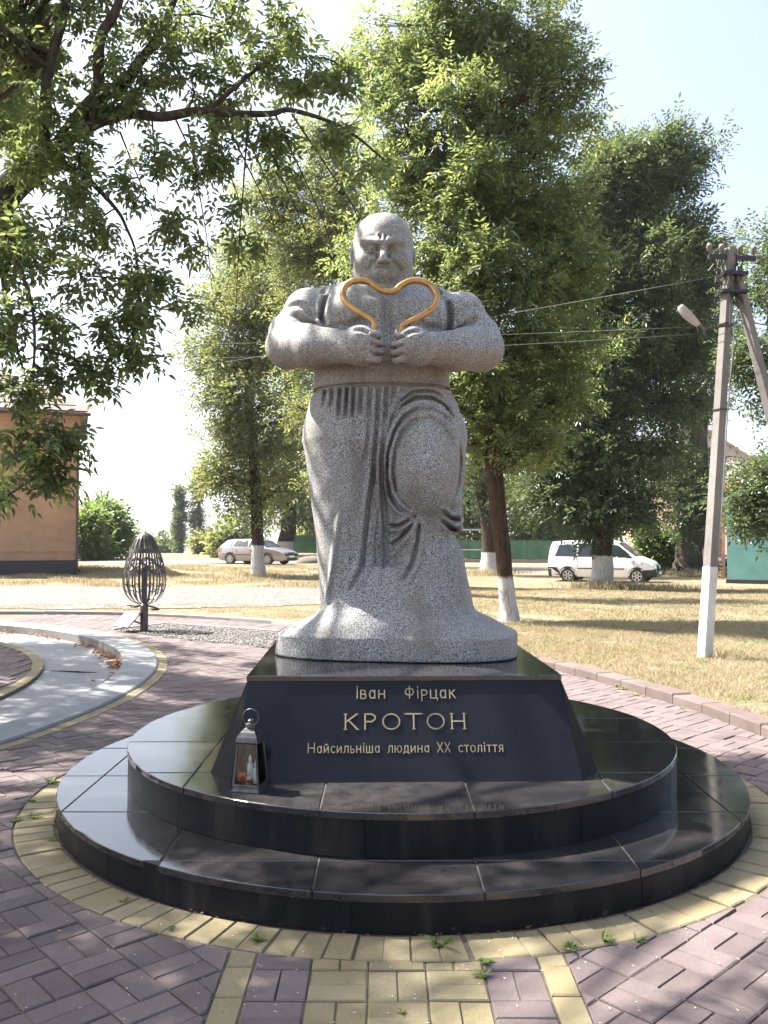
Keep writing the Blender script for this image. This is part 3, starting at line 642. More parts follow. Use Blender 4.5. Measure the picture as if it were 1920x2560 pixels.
# torso, chest, neck
ell(A(955, 935, SY), (.385, .29, .26), .05)
loft([row(y, l, r, SY, d) for y, l, r, d in ((968, 797, 1113, .27), (930, 786, 1122, .285), (880, 770, 1140, .29), (820, 765, 1150, .28), (770, 775, 1145, .25), (735, 820, 1110, .2))], .05, 2.4)
ell(A(880, 797, 5.03), (.19, .13, .14), .05); ell(A(1035, 797, 5.03), (.19, .13, .14), .05)     # pectorals
ell(A(925, 770, 4.99), (.075, .07, .05), .05)
cone(A(908, 746, 5.24), A(812, 774, 5.24), .13, .125, .06); cone(A(1008, 746, 5.24), A(1100, 780, 5.24), .13, .125, .06)
cone(A(957, 660, 5.17), A(957, 745, 5.22), .165, .2, .05)
# head
ell(A(958, 618, 5.15), (.182, .205, .2), .03); ell(A(958, 664, 5.12), (.172, .17, .14), .04); ell(A(958, 690, 5.02), (.085, .075, .045), .05)
ell(A(916, 656, 5.03), (.055, .07, .06), .05); ell(A(1000, 656, 5.03), (.055, .07, .06), .05)
ell(A(881, 640, 5.2), (.02, .04, .055), .015); ell(A(1035, 640, 5.22), (.012, .035, .05), .015)
cone(A(912, 603, 4.99), A(949, 607, 4.94), .034, .033, .025); cone(A(967, 607, 4.94), A(1004, 603, 4.99), .033, .034, .025)
ell(A(930, 622, 4.945), (.048, .042, .025), .018, True); ell(A(988, 622, 4.945), (.048, .042, .025), .018, True)
for ex_ in (931, 987):
    ell(A(ex_, 623, 4.977), (.031, .03, .021), .006); cone(A(ex_ - 12, 630, 4.972), A(ex_ + 12, 630, 4.972), .007, .007, .01); ell(A(ex_, 623, 4.955), (.007, .008, .007), .003, True)
cone(A(958, 610, 4.945), A(959, 646, 4.905), .016, .026, .012); ell(A(947, 651, 4.925), (.013, .018, .012), .01); ell(A(970, 651, 4.925), (.013, .018, .012), .01)
cone(A(946, 678, 4.955), A(971, 679, 4.955), .013, .013, .02)
# arms: shoulder, upper arm, elbow, forearm
for sh, up, el, fm, wr in (((774, 789, 5.2), (730, 838, 5.18), (722, 866, 5.1), (785, 868, 4.93), (868, 868, 4.81)), ((1150, 799, 5.2), (1194, 845, 5.18), (1203, 872, 5.1), (1140, 874, 4.93), (1062, 873, 4.81))):
    ell(A(*sh), (.155, .17, .168), .018); cone(A(*sh), A(*up), .14, .132, .03); cone(A(*up), A(*el), .135, .132, .03); cone(A(*el), A(*fm), .132, .122, .02); cone(A(*fm), A(*wr), .122, .088, .02)
# fists
for s_, cx_, cy_ in ((1, 912, 866), (-1, 1024, 869)):
    ell(A(cx_ - s_ * 6, cy_, 4.76), (.097, .095, .112), .02); ell(A(cx_ - s_ * 24, cy_ - 2, 4.77), (.08, .09, .105), .03)
    for q, dy in enumerate((-30, -10, 12, 31)):
        k1 = A(cx_ + s_ * 14, cy_ + dy, 4.705); k2 = A(cx_ + s_ * (37 if q in (1, 2) else 33), cy_ + dy + 2, 4.735); k3 = A(cx_ + s_ * 33, cy_ + dy + 2, 4.81); r_ = .0235 if q < 3 else .021
        cone(k1, k2, r_, r_ - .001, .012); cone(k2, k3, r_ - .001, r_ - .004, .008)
    cone(A(cx_ - s_ * 14, cy_ - 36, 4.74), A(cx_ + s_ * 20, cy_ - 42, 4.77), .03, .026, .02)   # thumb over the bar
# relief: folds cut or raised on the front, given as lines of the photograph
relief = np.zeros((GN[0], GN[2]), np.float32)
def groove(pts, dep, wid, Y=4.98, taper=True):
    P = [A(*p, Y) for p in pts]; 
    L = [0]
    for p, q in zip(P, P[1:]): L.append(L[-1] + (q - p).length)
    x = gxs[:, None]; z = gzs[None, :]; best = np.full(relief.shape, 9., np.float32); tt = np.zeros_like(best)
    for i, (p, q) in enumerate(zip(P, P[1:])):
        dx, dz = q.x - p.x, q.z - p.z; l2 = dx * dx + dz * dz + 1e-9; t = np.clip(((x - p.x) * dx + (z - p.z) * dz) / l2, 0, 1); d = np.hypot(x - p.x - t * dx, z - p.z - t * dz); m = d < best
        best[m] = d[m]; tt[m] = ((L[i] + t * math.sqrt(l2)) / L[-1])[m]
    a = np.maximum(np.sin(np.pi * np.clip(tt, 0, 1)), 0) ** .35 if taper else 1.
    relief[:] += dep * a * (1.25 * np.clip(1 - best / (1.55 * wid), 0, 1) - .38 * np.exp(-((best - 2.2 * wid) / (.9 * wid)) ** 2))
Z = lambda *uv: [(640 + .41 * u, 920 + .41 * v) for u, v in uv]
groove(Z((350, 112), (600, 108), (900, 106), (1180, 104)), .016, .007, taper=False)
def front_y(x, z):
    i_, k_ = int(round((x - G0[0]) / HV)), int(round((z - G0[2]) / HV)); col = D[min(max(i_, 0), GN[0] - 1), :, min(max(k_, 0), GN[2] - 1)]; w_ = np.argmax(col < 0)
    return float(gys[w_]) - HV * .5 if col.min() < 0 else SY
def ridge(pts, r, Y=4.95, k=.014, sink=.45, ends=.35):     # a rolled fold of cloth lying on the surface
    P = catmull([A(*p, Y) for p in pts], 6); Q = [np.array((p.x, front_y(p.x, p.z), p.z)) for p in P]; n = len(Q)
    ys_ = [q[1] for q in Q]; ys_ = [np.median(ys_[max(0, i_ - 2):i_ + 3]) for i_ in range(n)]
    rr_ = [r * (ends + (1 - ends) * math.sin(math.pi * i_ / (n - 1)) ** .5) for i_ in range(n)]
    for i_ in range(n): Q[i_][1] = ys_[i_] + rr_[i_] * sink
    for i_ in range(n - 1): cone(Q[i_], Q[i_ + 1], rr_[i_], rr_[i_ + 1], k)
# waist pleats
for u, v1, r_ in ((395, 230, .010), (440, 260, .011), (490, 250, .012), (533, 310, .014), (573, 300, .014), (615, 310, .013), (665, 300, .012), (718, 330, .012), (768, 320, .012), (815, 230, .010), (865, 170, .008)): ridge(Z((u + 6, 125), (u, (125 + v1) / 2), (u - 6, v1)), r_, k=.010, sink=.35, ends=.25)
# long folds beside the gap between the legs
ridge(Z((770, 240), (756, 420), (742, 640), (715, 860), (700, 1040), (690, 1200), (640, 1340)), .021, k=.014); ridge(Z((720, 330), (700, 520), (672, 740), (640, 960), (622, 1150), (560, 1330)), .02, k=.016); ridge(Z((745, 600), (748, 800), (742, 1000), (730, 1180)), .016, k=.012)
ridge(Z((520, 900), (498, 1080), (470, 1260), (430, 1420)), .02, k=.03, sink=.7)
# rolled hem rings round the bent knee
ridge(Z((955, 880), (880, 800), (835, 690), (825, 570), (842, 450), (895, 345), (985, 285), (1080, 285), (1160, 330), (1205, 410)), .019, 4.85, .010, .25)
ridge(Z((940, 905), (850, 845), (800, 720), (790, 590), (803, 460), (850, 335), (930, 250), (1030, 215), (1120, 235), (1195, 310)), .018, 4.88, .010, .25)
ridge(Z((812, 390), (855, 280), (930, 195), (1030, 160), (1120, 170), (1195, 235), (1225, 330)), .017, 4.9, .010, .25); ridge(Z((850, 240), (920, 155), (1010, 120), (1090, 120), (1160, 150)), .014, 4.92, .010, .3)
# cloth gathered below the knee
ridge(Z((975, 885), (920, 950), (860, 985), (808, 985)), .02, 4.95, .014); ridge(Z((985, 900), (945, 1010), (880, 1100), (825, 1150)), .022, 4.95, .016); ridge(Z((1000, 905), (1000, 1050), (975, 1200), (915, 1320)), .02, 4.95, .018)
ridge(Z((1110, 850), (1175, 890), (1240, 895)), .022, 5.0, .014); ridge(Z((1120, 905), (1185, 945), (1245, 960)), .022, 5.0, .014); ridge(Z((1110, 950), (1160, 1020), (1200, 1130)), .016, 5.0, .02)
# the cuts between the folds
for u, v1, dp in ((418, 240, .012), (465, 250, .013), (512, 310, .02), (554, 300, .022), (594, 310, .02), (640, 290, .016), (692, 320, .018), (744, 340, .018), (792, 320, .018), (840, 200, .012), (890, 150, .009)): groove(Z((u + 6, 118), (u, (118 + v1) / 2), (u - 5, v1)), dp, .0085)
groove(Z((795, 330), (785, 450), (772, 580), (770, 720), (785, 870), (795, 1020), (790, 1170), (770, 1330)), .015, .012, 4.95)
groove(Z((748, 280), (733, 440), (712, 660), (682, 860), (664, 1040), (648, 1210), (570, 1360)), .019, .0095); groove(Z((700, 270), (686, 420), (660, 580)), .014, .009)
groove(Z((965, 872), (905, 815), (858, 730), (842, 620), (850, 500), (893, 395), (965, 325), (1060, 305), (1140, 345), (1190, 415), (1205, 480)), .013, .010, 4.8)
groove(Z((955, 900), (880, 860), (818, 770), (800, 650), (808, 520), (845, 390), (905, 300), (985, 250), (1080, 250), (1160, 305), (1205, 385)), .018, .0095, 4.86)
groove(Z((795, 440), (828, 330), (890, 230), (975, 180), (1070, 175), (1150, 215), (1205, 300)), .022, .009, 4.9); groove(Z((815, 330), (875, 215), (955, 145), (1050, 135), (1140, 150)), .017, .0085, 4.92)
groove(Z((975, 890), (930, 935), (870, 965), (806, 960)), .022, .010, 4.95); groove(Z((985, 900), (935, 980), (880, 1045), (825, 1080)), .022, .010, 4.95); groove(Z((1000, 915), (990, 1050), (960, 1190), (895, 1310)), .022, .013, 4.95)
groove(Z((1120, 870), (1185, 915), (1250, 925)), .02, .010, 5.0); groove(Z((1125, 930), (1185, 975), (1240, 990)), .02, .010, 5.0); groove(Z((1225, 430), (1245, 560), (1235, 700), (1200, 800)), .012, .010, 5.0)
groove(Z((540, 850), (510, 1040), (485, 1220), (450, 1400)), .012, .011)
U = lambda *uv: [(600 + .434 * u, 500 + .434 * v) for u, v in uv]
for s_, cx_, cy_ in ((1, 912, 866), (-1, 1024, 869)):
    for dy in (-19, 2, 22): groove([(cx_ + s_ * 17, cy_ + dy - 1), (cx_ + s_ * 30, cy_ + dy), (cx_ + s_ * 48, cy_ + dy + 2)], .009, .007, 4.74, False)
    groove([(cx_ - s_ * 26, cy_ - 34), (cx_ - s_ * 2, cy_ - 30), (cx_ + s_ * 12, cy_ - 24)], .014, .010, 4.76)
groove(U((492, 530), (478, 600), (472, 680), (505, 745)), .034, .015, 5.0); groove(U((1205, 560), (1214, 640), (1208, 720), (1195, 765)), .034, .015, 5.0)
groove(U((300, 640), (390, 690), (480, 742), (590, 768)), .02, .013, 4.98); groove(U((1385, 650), (1310, 705), (1215, 765), (1110, 785)), .02, .013, 4.98); groove(U((250, 600), (330, 590), (400, 620), (450, 690)), .010, .016, 5.0); groove(U((1420, 620), (1350, 600), (1290, 630), (1240, 700)), .010, .016, 5.0)
groove(U((520, 735), (610, 742), (700, 715), (790, 690)), .016, .014, 5.0); groove(U((1170, 745), (1080, 745), (990, 715), (910, 690)), .016, .014, 5.0); groove(U((660, 500), (720, 545), (790, 565), (835, 560)), .009, .014, 5.0); groove(U((1040, 510), (980, 550), (910, 568), (855, 562)), .009, .014, 5.0)
groove(U((500, 505), (485, 545)), .02, .012, 5.15, False); groove(U((1120, 520), (1150, 560)), .02, .012, 5.15, False)
groove(U((840, 560), (850, 640), (850, 740), (852, 830)), .022, .022, 5.0); groove(U((560, 700), (650, 720), (760, 690)), .008, .02, 5.0)
groove(U((775, 392), (825, 386), (885, 398)), .010, .007, 4.95); groove(U((868, 340), (905, 375), (930, 405)), .012, .010, 4.96); groove(U((790, 345), (755, 375), (745, 400)), .008, .010, 4.96)
groove(U((807, 205), (812, 235)), .010, .007, 4.95, False); groove(U((838, 205), (836, 235)), .010, .007, 4.95, False); groove(U((700, 205), (760, 215), (800, 230)), .006, .012, 4.96)
groove(U((790, 300), (800, 350)), .012, .008, 4.95); groove(U((858, 300), (850, 345)), .010, .008, 4.95); groove(U((660, 440), (700, 470), (760, 480)), .010, .014, 5.0)
front = np.clip((SY + .02 - gys) / .16, 0, 1)[None, :, None]
D += relief[:, None, :] * front
# slow unevenness of carved stone
XX, ZZ = gxs[:, None, None], gzs[None, None, :]; D += (.0035 * np.sin(XX * 21 + 2 * np.sin(ZZ * 9)) * np.sin(ZZ * 17 + gys[None, :, None] * 13)).astype(np.float32)
D = np.maximum(D, (PTZ + .0025 - gzs)[None, None, :]).astype(np.float32)
D[0] = D[-1] = .05; D[:, 0] = D[:, -1] = .05; D[:, :, 0] = D[:, :, -1] = .05
def surface_nets(D):
    S = D < 0; n = np.array(D.shape) - 1; c = np.zeros(n, np.uint8)
    for i in (0, 1):
        for j in (0, 1):
            for k in (0, 1): c += S[i:i + n[0], j:j + n[1], k:k + n[2]]
    act = np.argwhere((c > 0) & (c < 8)); ids = np.full(n, -1, np.int64); ids[tuple(act.T)] = np.arange(len(act)); P = np.zeros((len(act), 3)); W = np.zeros(len(act))
    corn = [(0, 0, 0), (1, 0, 0), (0, 1, 0), (1, 1, 0), (0, 0, 1), (1, 0, 1), (0, 1, 1), (1, 1, 1)]
    val = [D[act[:, 0] + a, act[:, 1] + b, act[:, 2] + c_] for a, b, c_ in corn]
    for a in range(8):
        for b in range(a + 1, 8):
            if sum(abs(corn[a][k] - corn[b][k]) for k in range(3)) != 1: continue
            m = (val[a] < 0) != (val[b] < 0); t = np.where(m, val[a] / (val[a] - val[b] + 1e-12), 0)
            for k in range(3): P[:, k] += m * (corn[a][k] + t * (corn[b][k] - corn[a][k]))
            W += m
    P = act + P / W[:, None]; Fs = []
    for ax in range(3):
        o1, o2 = [(1, 2), (2, 0), (0, 1)][ax]; s0 = [slice(None)] * 3; s1 = [slice(None)] * 3; s0[ax] = slice(0, -1); s1[ax] = slice(1, None); A0 = S[tuple(s0)]; B0 = S[tuple(s1)]
        e = np.argwhere(A0 != B0); e = e[(e[:, o1] > 0) & (e[:, o2] > 0) & (e[:, o1] < n[o1]) & (e[:, o2] < n[o2])]; fl_ = A0[tuple(e.T)]
        def cid(d1, d2): q = e.copy(); q[:, o1] -= d1; q[:, o2] -= d2; return ids[tuple(q.T)]
        q = np.stack([cid(1, 1), cid(0, 1), cid(0, 0), cid(1, 0)], 1); q[~fl_] = q[~fl_][:, ::-1]; Fs.append(q)
    Fs = np.concatenate(Fs); return P, Fs[(Fs >= 0).all(1)]
P, Fq = surface_nets(D); P = G0 + P * HV
SO = np.array([.05, SY, PTZ])
me = npmesh('figure', P - SO, Fq); me.polygons.foreach_set('use_smooth', [True] * len(Fq))
statue = thing('strongman_statue', 'grey speckled granite statue of a bald strongman bending a bar, on the plinth', 'statue', tuple(SO))
link('figure', me, M['granite'], statue)
del D
# the bar bent into a heart, gripped in both fists
HB = [(905 + 28, 905), (935, 860), (934, 822), (770, 700), (700, 655), (645, 620), (605, 580), (592, 540), (610, 492), (655, 468), (705, 464), (750, 476), (790, 505), (840, 528), (890, 524), (928, 492), (980, 467), (1035, 465), (1090, 487), (1125, 525), (1135, 565), (1115, 615), (1065, 655), (1000, 690), (960, 712), (1003, 822), (1000, 865), (1002, 905)]
pts = []
for i, (u, v) in enumerate(HB):
    px, py = (u, v) if i < 3 or i > 24 else (600 + .434 * u, 500 + .434 * v)
    dpt = 4.75 if py > 800 else 4.75 + .07 * math.sin(min(1, (800 - py) / 110) * math.pi / 2)
    pts.append(A(px, py, dpt) - Vector(SO))
MB().tube(catmull(pts), .0185, 12).build('bent_bar', M['gold'], statue, True)['label'] = 'golden bar bent into a heart'
# ---------------------------------------------------------------- trees
def leaves_mesh(name, O, Dv, Nv, L, W, four=False):        # pointed leaflets folded along the midrib
    n = len(O); Dv = Dv / np.linalg.norm(Dv, axis=1, keepdims=True); Sd = np.cross(Dv, Nv); Sd /= np.linalg.norm(Sd, axis=1, keepdims=True) + 1e-9; Up = np.cross(Sd, Dv)
    L = np.asarray(L)[:, None]; W = np.asarray(W)[:, None]
    if four:
        V = np.stack([O, O + Dv * L * .3 + Sd * W * .5 + Up * W * .22, O + Dv * L * .62 + Sd * W * .36 + Up * W * .18, O + Dv * L - Up * L * .08, O + Dv * L * .62 - Sd * W * .36 + Up * W * .18, O + Dv * L * .3 - Sd * W * .5 + Up * W * .22], 1)
        T = np.array([(0, 1, 2), (0, 2, 3), (0, 3, 4), (0, 4, 5)]); k = 6
    else:
        V = np.stack([O, O + Dv * L * .45 + Sd * W * .5 + Up * W * .25, O + Dv * L, O + Dv * L * .45 - Sd * W * .5 + Up * W * .25], 1); T = np.array([(0, 1, 2), (0, 2, 3)]); k = 4
    F = (np.arange(n)[:, None, None] * k + T[None]).reshape(-1, 3)
    return npmesh(name, V.reshape(-1, 3), F)
def rv(n): v = RNG.normal(0, 1, (n, 3)); return v / np.linalg.norm(v, axis=1, keepdims=True)
def sprays(P, Dr, nl, L, asp, spread=.75, droop=.35, rach=2.2):
    # compound leaves: nl leaflets along a short stalk, in pairs and one at the tip
    n = len(P); Dr = Dr + np.array([0, 0, -droop]); Dr /= np.linalg.norm(Dr, axis=1, keepdims=True); Nn = rv(n) * .7 + np.array([0, 0, 1.]); Sd = np.cross(Dr, Nn); Sd /= np.linalg.norm(Sd, axis=1, keepdims=True); Nn = np.cross(Sd, Dr)
    sz = RNG.uniform(.7, 1.25, n) * L; O, DD, NN, LL = [], [], [], []
    for k in range(nl):
        pr = (nl - 1) // 2
        if k == nl - 1: t, sd = 1., 0
        else: t, sd = .25 + .75 * (k // 2) / max(1, pr), (1 if k % 2 else -1)
        O.append(P + Dr * (t * rach * sz)[:, None]); d = Dr * (1 - .55 * abs(sd)) + Sd * sd * spread + np.array([0, 0, -.12]) + RNG.normal(0, .12, (n, 3)); DD.append(d); NN.append(Nn + RNG.normal(0, .25, (n, 3))); LL.append(sz * RNG.uniform(.8, 1.1, n))
    O, DD, NN, LL = map(np.concatenate, (O, DD, NN, LL)); return O, DD, NN, LL, LL * asp
def limb(mb, a, b, ra, rb, bend=.15, n=5, k=6, sag=0):
    a, b = Vector(a), Vector(b); L = (b - a).length; off = Vector((random.gauss(0, 1), random.gauss(0, 1), random.gauss(0, .5))) * bend * L
    pts = []
    for i in range(n + 1):
        t = i / n; pts.append(a.lerp(b, t) + off * math.sin(math.pi * t) * .5 + Vector((0, 0, -sag * L * 4 * t * (1 - t))) + (Vector((random.gauss(0, 1), random.gauss(0, 1), random.gauss(0, 1))) * .012 * L if 0 < i < n else Vector()))
    mb.tube(pts, [ra + (rb - ra) * (i / n) for i in range(n + 1)], k, cap=False); return pts
def make_tree(name, label, group, base, trunk, lobes, leafmat, bark, nl=7, L=.1, asp=.32, clump=.28, per=26, four=False, outward=.8, droop=.3, flare=1.25, extra_limbs=()):
    # trunk: [(x, y, z, r)] relative to base; lobes: [(x, y, z, rx, ry, rz, count)]
    t = thing(name, label, 'tree', base, group=group); wood = MB(); tp = [Vector(p[:3]) for p in trunk]; tr = [p[3] for p in trunk]
    sm = catmull(tp, 4); rs = list(np.interp(np.linspace(0, len(tr) - 1, len(sm)), range(len(tr)), tr)); rs[0] *= flare; rs[1] *= 1 + (flare - 1) * .4
    wood.tube([p + Vector((random.gauss(0, .02), random.gauss(0, .02), 0)) * rs[i] * 3 for i, p in enumerate(sm)], rs, 14, cap=False)
    C, Dm = [], []; axis_c = Vector((0, 0, 0))
    for pts in extra_limbs: wood.tube(catmull([Vector(p[:3]) for p in pts], 4), list(np.interp(np.linspace(0, len(pts) - 1, (len(pts) - 1) * 4 + 1), range(len(pts)), [p[3] for p in pts])), 9, cap=False)
    for (x, y, z, rx, ry, rz, cnt) in lobes:
        c = Vector((x, y, z)); best = min(sm, key=lambda p: (p - c).length + max(0, p.z - (z - .25 * math.hypot(x - p.x, y - p.y))) * 4); i0 = sm.index(best); r0 = min(rs[i0] * .6, .03 + .04 * (c - best).length)
        pts = limb(wood, best, c, r0, r0 * .45, .12)
        for q in range(cnt):
            d = rv(1)[0]; rad = random.random() ** .45; p = c + Vector((d[0] * rx, d[1] * ry, d[2] * rz)) * rad
            s0 = pts[random.randint(2, 5)]; tw = limb(wood, s0, p, r0 * .32, .006, .15, 3, 4)
            C.append(p); Dm.append((p - c).normalized() * .6 + (p - s0).normalized())
            if random.random() < .5: continue
            mid = s0.lerp(p, .62) + Vector((random.gauss(0, .1), random.gauss(0, .1), random.gauss(0, .1))); C.append(mid); Dm.append((p - s0).normalized())
    C = np.array(C); Dm = np.array(Dm); n = len(C); P = np.repeat(C, per, 0) + RNG.normal(0, 1, (n * per, 3)) * clump * np.array([1, 1, .8]); Dr = np.repeat(Dm, per, 0) * outward * .6 + rv(n * per)
    lv = sprays(P, Dr, nl, L, asp, droop=droop)
    link('trunk', wood.mesh('trunk', True), bark, t); link('crown', leaves_mesh('crown', *lv, four=four), leafmat, t); return t
def lobes_px(base, lst, Y0=None):
    out = []
    for px, py, Y, rp, cnt in lst:
        p = at(px, py, Y) - Vector(base); r = rp * Y / FPX; out.append((p.x, p.y, p.z, r * .92, r * .9, r * .85, cnt))
        if random.random() < .45: d = rv(1)[0]; out.append((p.x + d[0] * r * 1.25, p.y + d[1] * r * 1.25, p.z + abs(d[2]) * r * 1.1 - r * .1, r * .42, r * .42, r * .36, max(3, cnt // 3)))
    return out
def tz(x, y): return float(terr(x, y))
GT = 'ash trees standing behind the statue'
# two trunks just right of the statue
bs = (2.2, 15.14, tz(2.2, 15.14) - .03)
T2 = lambda px, py, r, dy=0: (*(at(px, py, 15.14 + dy) - Vector(bs)), r)
make_tree('ash_tree', 'tall ash with limewashed foot leaning close behind the strongman', GT, bs,
    [(0, 0, 0, .16), T2(1262, 1430, .135), T2(1240, 1230, .15), T2(1215, 1000, .14), T2(1190, 760, .125), T2(1188, 560, .11), T2(1180, 420, .10), T2(1190, 330, .08), T2(1195, 200, .05), T2(1200, 20, .02)],
    lobes_px(bs, [(1200, 60, 15.2, 120, 34), (1090, 100, 15.5, 110, 30), (1320, 110, 15, 115, 32), (1030, 240, 15.4, 90, 22), (1150, 250, 14.6, 100, 26), (1300, 260, 15.5, 120, 34), (1390, 130, 15.4, 70, 14), (1400, 270, 15.2, 80, 18), (1330, 390, 15, 90, 22), (1060, 380, 15.6, 100, 24), (1180, 420, 14.4, 90, 20), (1270, 520, 15.2, 130, 36), (1130, 560, 14.9, 110, 30), (1380, 560, 15.4, 100, 26), (1080, 470, 15.8, 80, 16), (1330, 680, 15, 120, 34), (1200, 700, 14.6, 110, 28), (1420, 720, 15.6, 80, 18), (1300, 840, 15, 120, 32), (1210, 900, 14.7, 100, 24), (1390, 880, 15.4, 90, 20), (1280, 1000, 15, 110, 28), (1200, 1080, 15.2, 80, 16), (1360, 1020, 15.5, 80, 16), (1290, 1130, 15.2, 80, 14), (1180, -80, 15, 140, 20), (1340, -60, 15.2, 110, 14), (1010, 110, 15.6, 70, 12), (990, 330, 15.8, 80, 14), (1020, 500, 15.8, 80, 16), (940, 430, 16, 60, 8), (1430, 480, 15.4, 60, 10), (1440, 620, 15.6, 70, 12), (1450, 840, 15.6, 60, 10), (1230, 300, 16, 90, 16), (1420, 1000, 15.6, 50, 8), (1150, 760, 15.8, 90, 16), (1350, 1110, 15.2, 60, 10), (1100, 640, 16, 80, 14), (930, 250, 16, 60, 8), (900, 140, 16.2, 55, 7), (960, 180, 15.8, 60, 8), (1000, 700, 15.6, 90, 14), (950, 820, 15.8, 80, 12), (1050, 860, 15.6, 90, 14), (1000, 980, 15.8, 80, 10), (1120, 960, 15.4, 80, 12), (900, 620, 16, 70, 10), (1060, 1080, 15.6, 60, 8)]),
    M['ash'], M['barkw'], L=.125, clump=.17, per=10, nl=7, asp=.32)
bs = (5.7, 46.5, tz(5.7, 46.5) - .03); q = lambda px, py, r: (*(at(px, py, 46.5) - Vector(bs)), r)
make_tree('ash_tree', 'farther limewashed ash seen between the strongman and the leaning ash', GT, bs, [(0, 0, 0, .5), q(1222, 1330, .4), q(1210, 1230, .42), q(1195, 1100, .36), q(1180, 900, .3), q(1170, 700, .15)],
    lobes_px(bs, [(1230, 1130, 46.5, 90, 16), (1300, 1090, 47, 90, 16), (1180, 960, 46, 100, 14), (1290, 960, 47, 100, 14), (1150, 800, 46.5, 90, 12), (1100, 1000, 47, 80, 12), (1360, 1150, 47, 60, 10), (1200, 1220, 46, 50, 6)]), M['ashd'], M['barkf'], L=.28, clump=.55, per=22, nl=5, asp=.32)
# slim tree left of the statue
bs = (-4.96, 34.2, -.03); q = lambda px, py, r: (*(at(px, py, 34.2) - Vector(bs)), r)
make_tree('ash_tree', 'slim yellowing ash with limewashed foot in front of the silver estate car', GT, bs, [(0, 0, 0, .27), q(644, 1330, .24), q(636, 1180, .22), q(625, 1050, .2), q(622, 980, .17), q(628, 900, .13), q(640, 800, .1), q(650, 680, .05)],
    lobes_px(bs, [(590, 690, 34.5, 80, 16), (660, 660, 34, 80, 16), (540, 760, 34, 70, 12), (620, 780, 33.5, 100, 20), (700, 760, 34.5, 80, 14), (520, 860, 34.5, 70, 10), (600, 880, 34, 90, 16), (690, 900, 34, 90, 16), (540, 960, 34, 80, 14), (680, 1010, 34.5, 100, 18), (560, 1080, 34, 80, 14), (620, 1130, 33.5, 80, 12), (710, 1120, 34.5, 90, 14), (545, 1180, 34, 70, 12), (600, 1230, 34, 70, 12), (700, 1220, 34, 80, 12), (750, 1040, 35, 70, 8), (590, 990, 33, 70, 10)]), M['ashy'], M['barkf'], L=.19, clump=.4, per=24, nl=5, asp=.34)
bs = (-.95, 24, -.03); q = lambda px, py, r: (*(at(px, py, 24) - Vector(bs)), r)
make_tree('ash_tree', 'light green ash rising straight behind the strongman', GT, bs, [(0, 0, 0, .22), q(878, 1300, .19), q(872, 1000, .17), q(865, 750, .13), q(860, 550, .09), q(850, 380, .03)],
    lobes_px(bs, [(850, 330, 24, 60, 10), (780, 430, 24, 75, 12), (880, 430, 24.5, 80, 14), (740, 520, 24, 70, 10), (820, 540, 23.6, 90, 16), (920, 540, 24.5, 80, 12), (720, 630, 24, 65, 10), (800, 660, 24, 90, 14), (900, 680, 24.5, 80, 10), (740, 760, 24.3, 60, 9), (780, 900, 24.5, 70, 9), (770, 1050, 24.6, 60, 8), (800, 1180, 24.6, 60, 7), (690, 560, 24.4, 40, 5), (700, 430, 24, 60, 9), (790, 330, 24, 60, 9), (850, 480, 24, 70, 12), (760, 600, 23.6, 70, 12), (640, 480, 24.4, 50, 6)]), M['ashy'], M['barkf'], L=.13, clump=.28, per=22, nl=5, asp=.34)
bs = (-7.2, 62, 0); q = lambda px, py, r: (*(at(px, py, 62) - Vector(bs)), r)
make_tree('spruce_tree', 'dark broad tree behind the bonnet of the silver estate car', GT, bs, [(0, 0, -.1, .62), q(722, 1300, .55), q(725, 1180, .5), q(735, 1000, .35), q(740, 800, .1)],
    lobes_px(bs, [(720, 1230, 62, 100, 18), (640, 1250, 62, 70, 10), (790, 1240, 63, 90, 14), (700, 1120, 62, 110, 18), (780, 1080, 62, 100, 16), (740, 960, 62, 110, 16), (740, 820, 63, 90, 12), (760, 680, 63, 90, 12), (820, 900, 63, 90, 12), (690, 600, 63, 60, 8)]), M['ashd'], M['barkf'], L=.34, clump=.7, per=22, nl=5, asp=.34)
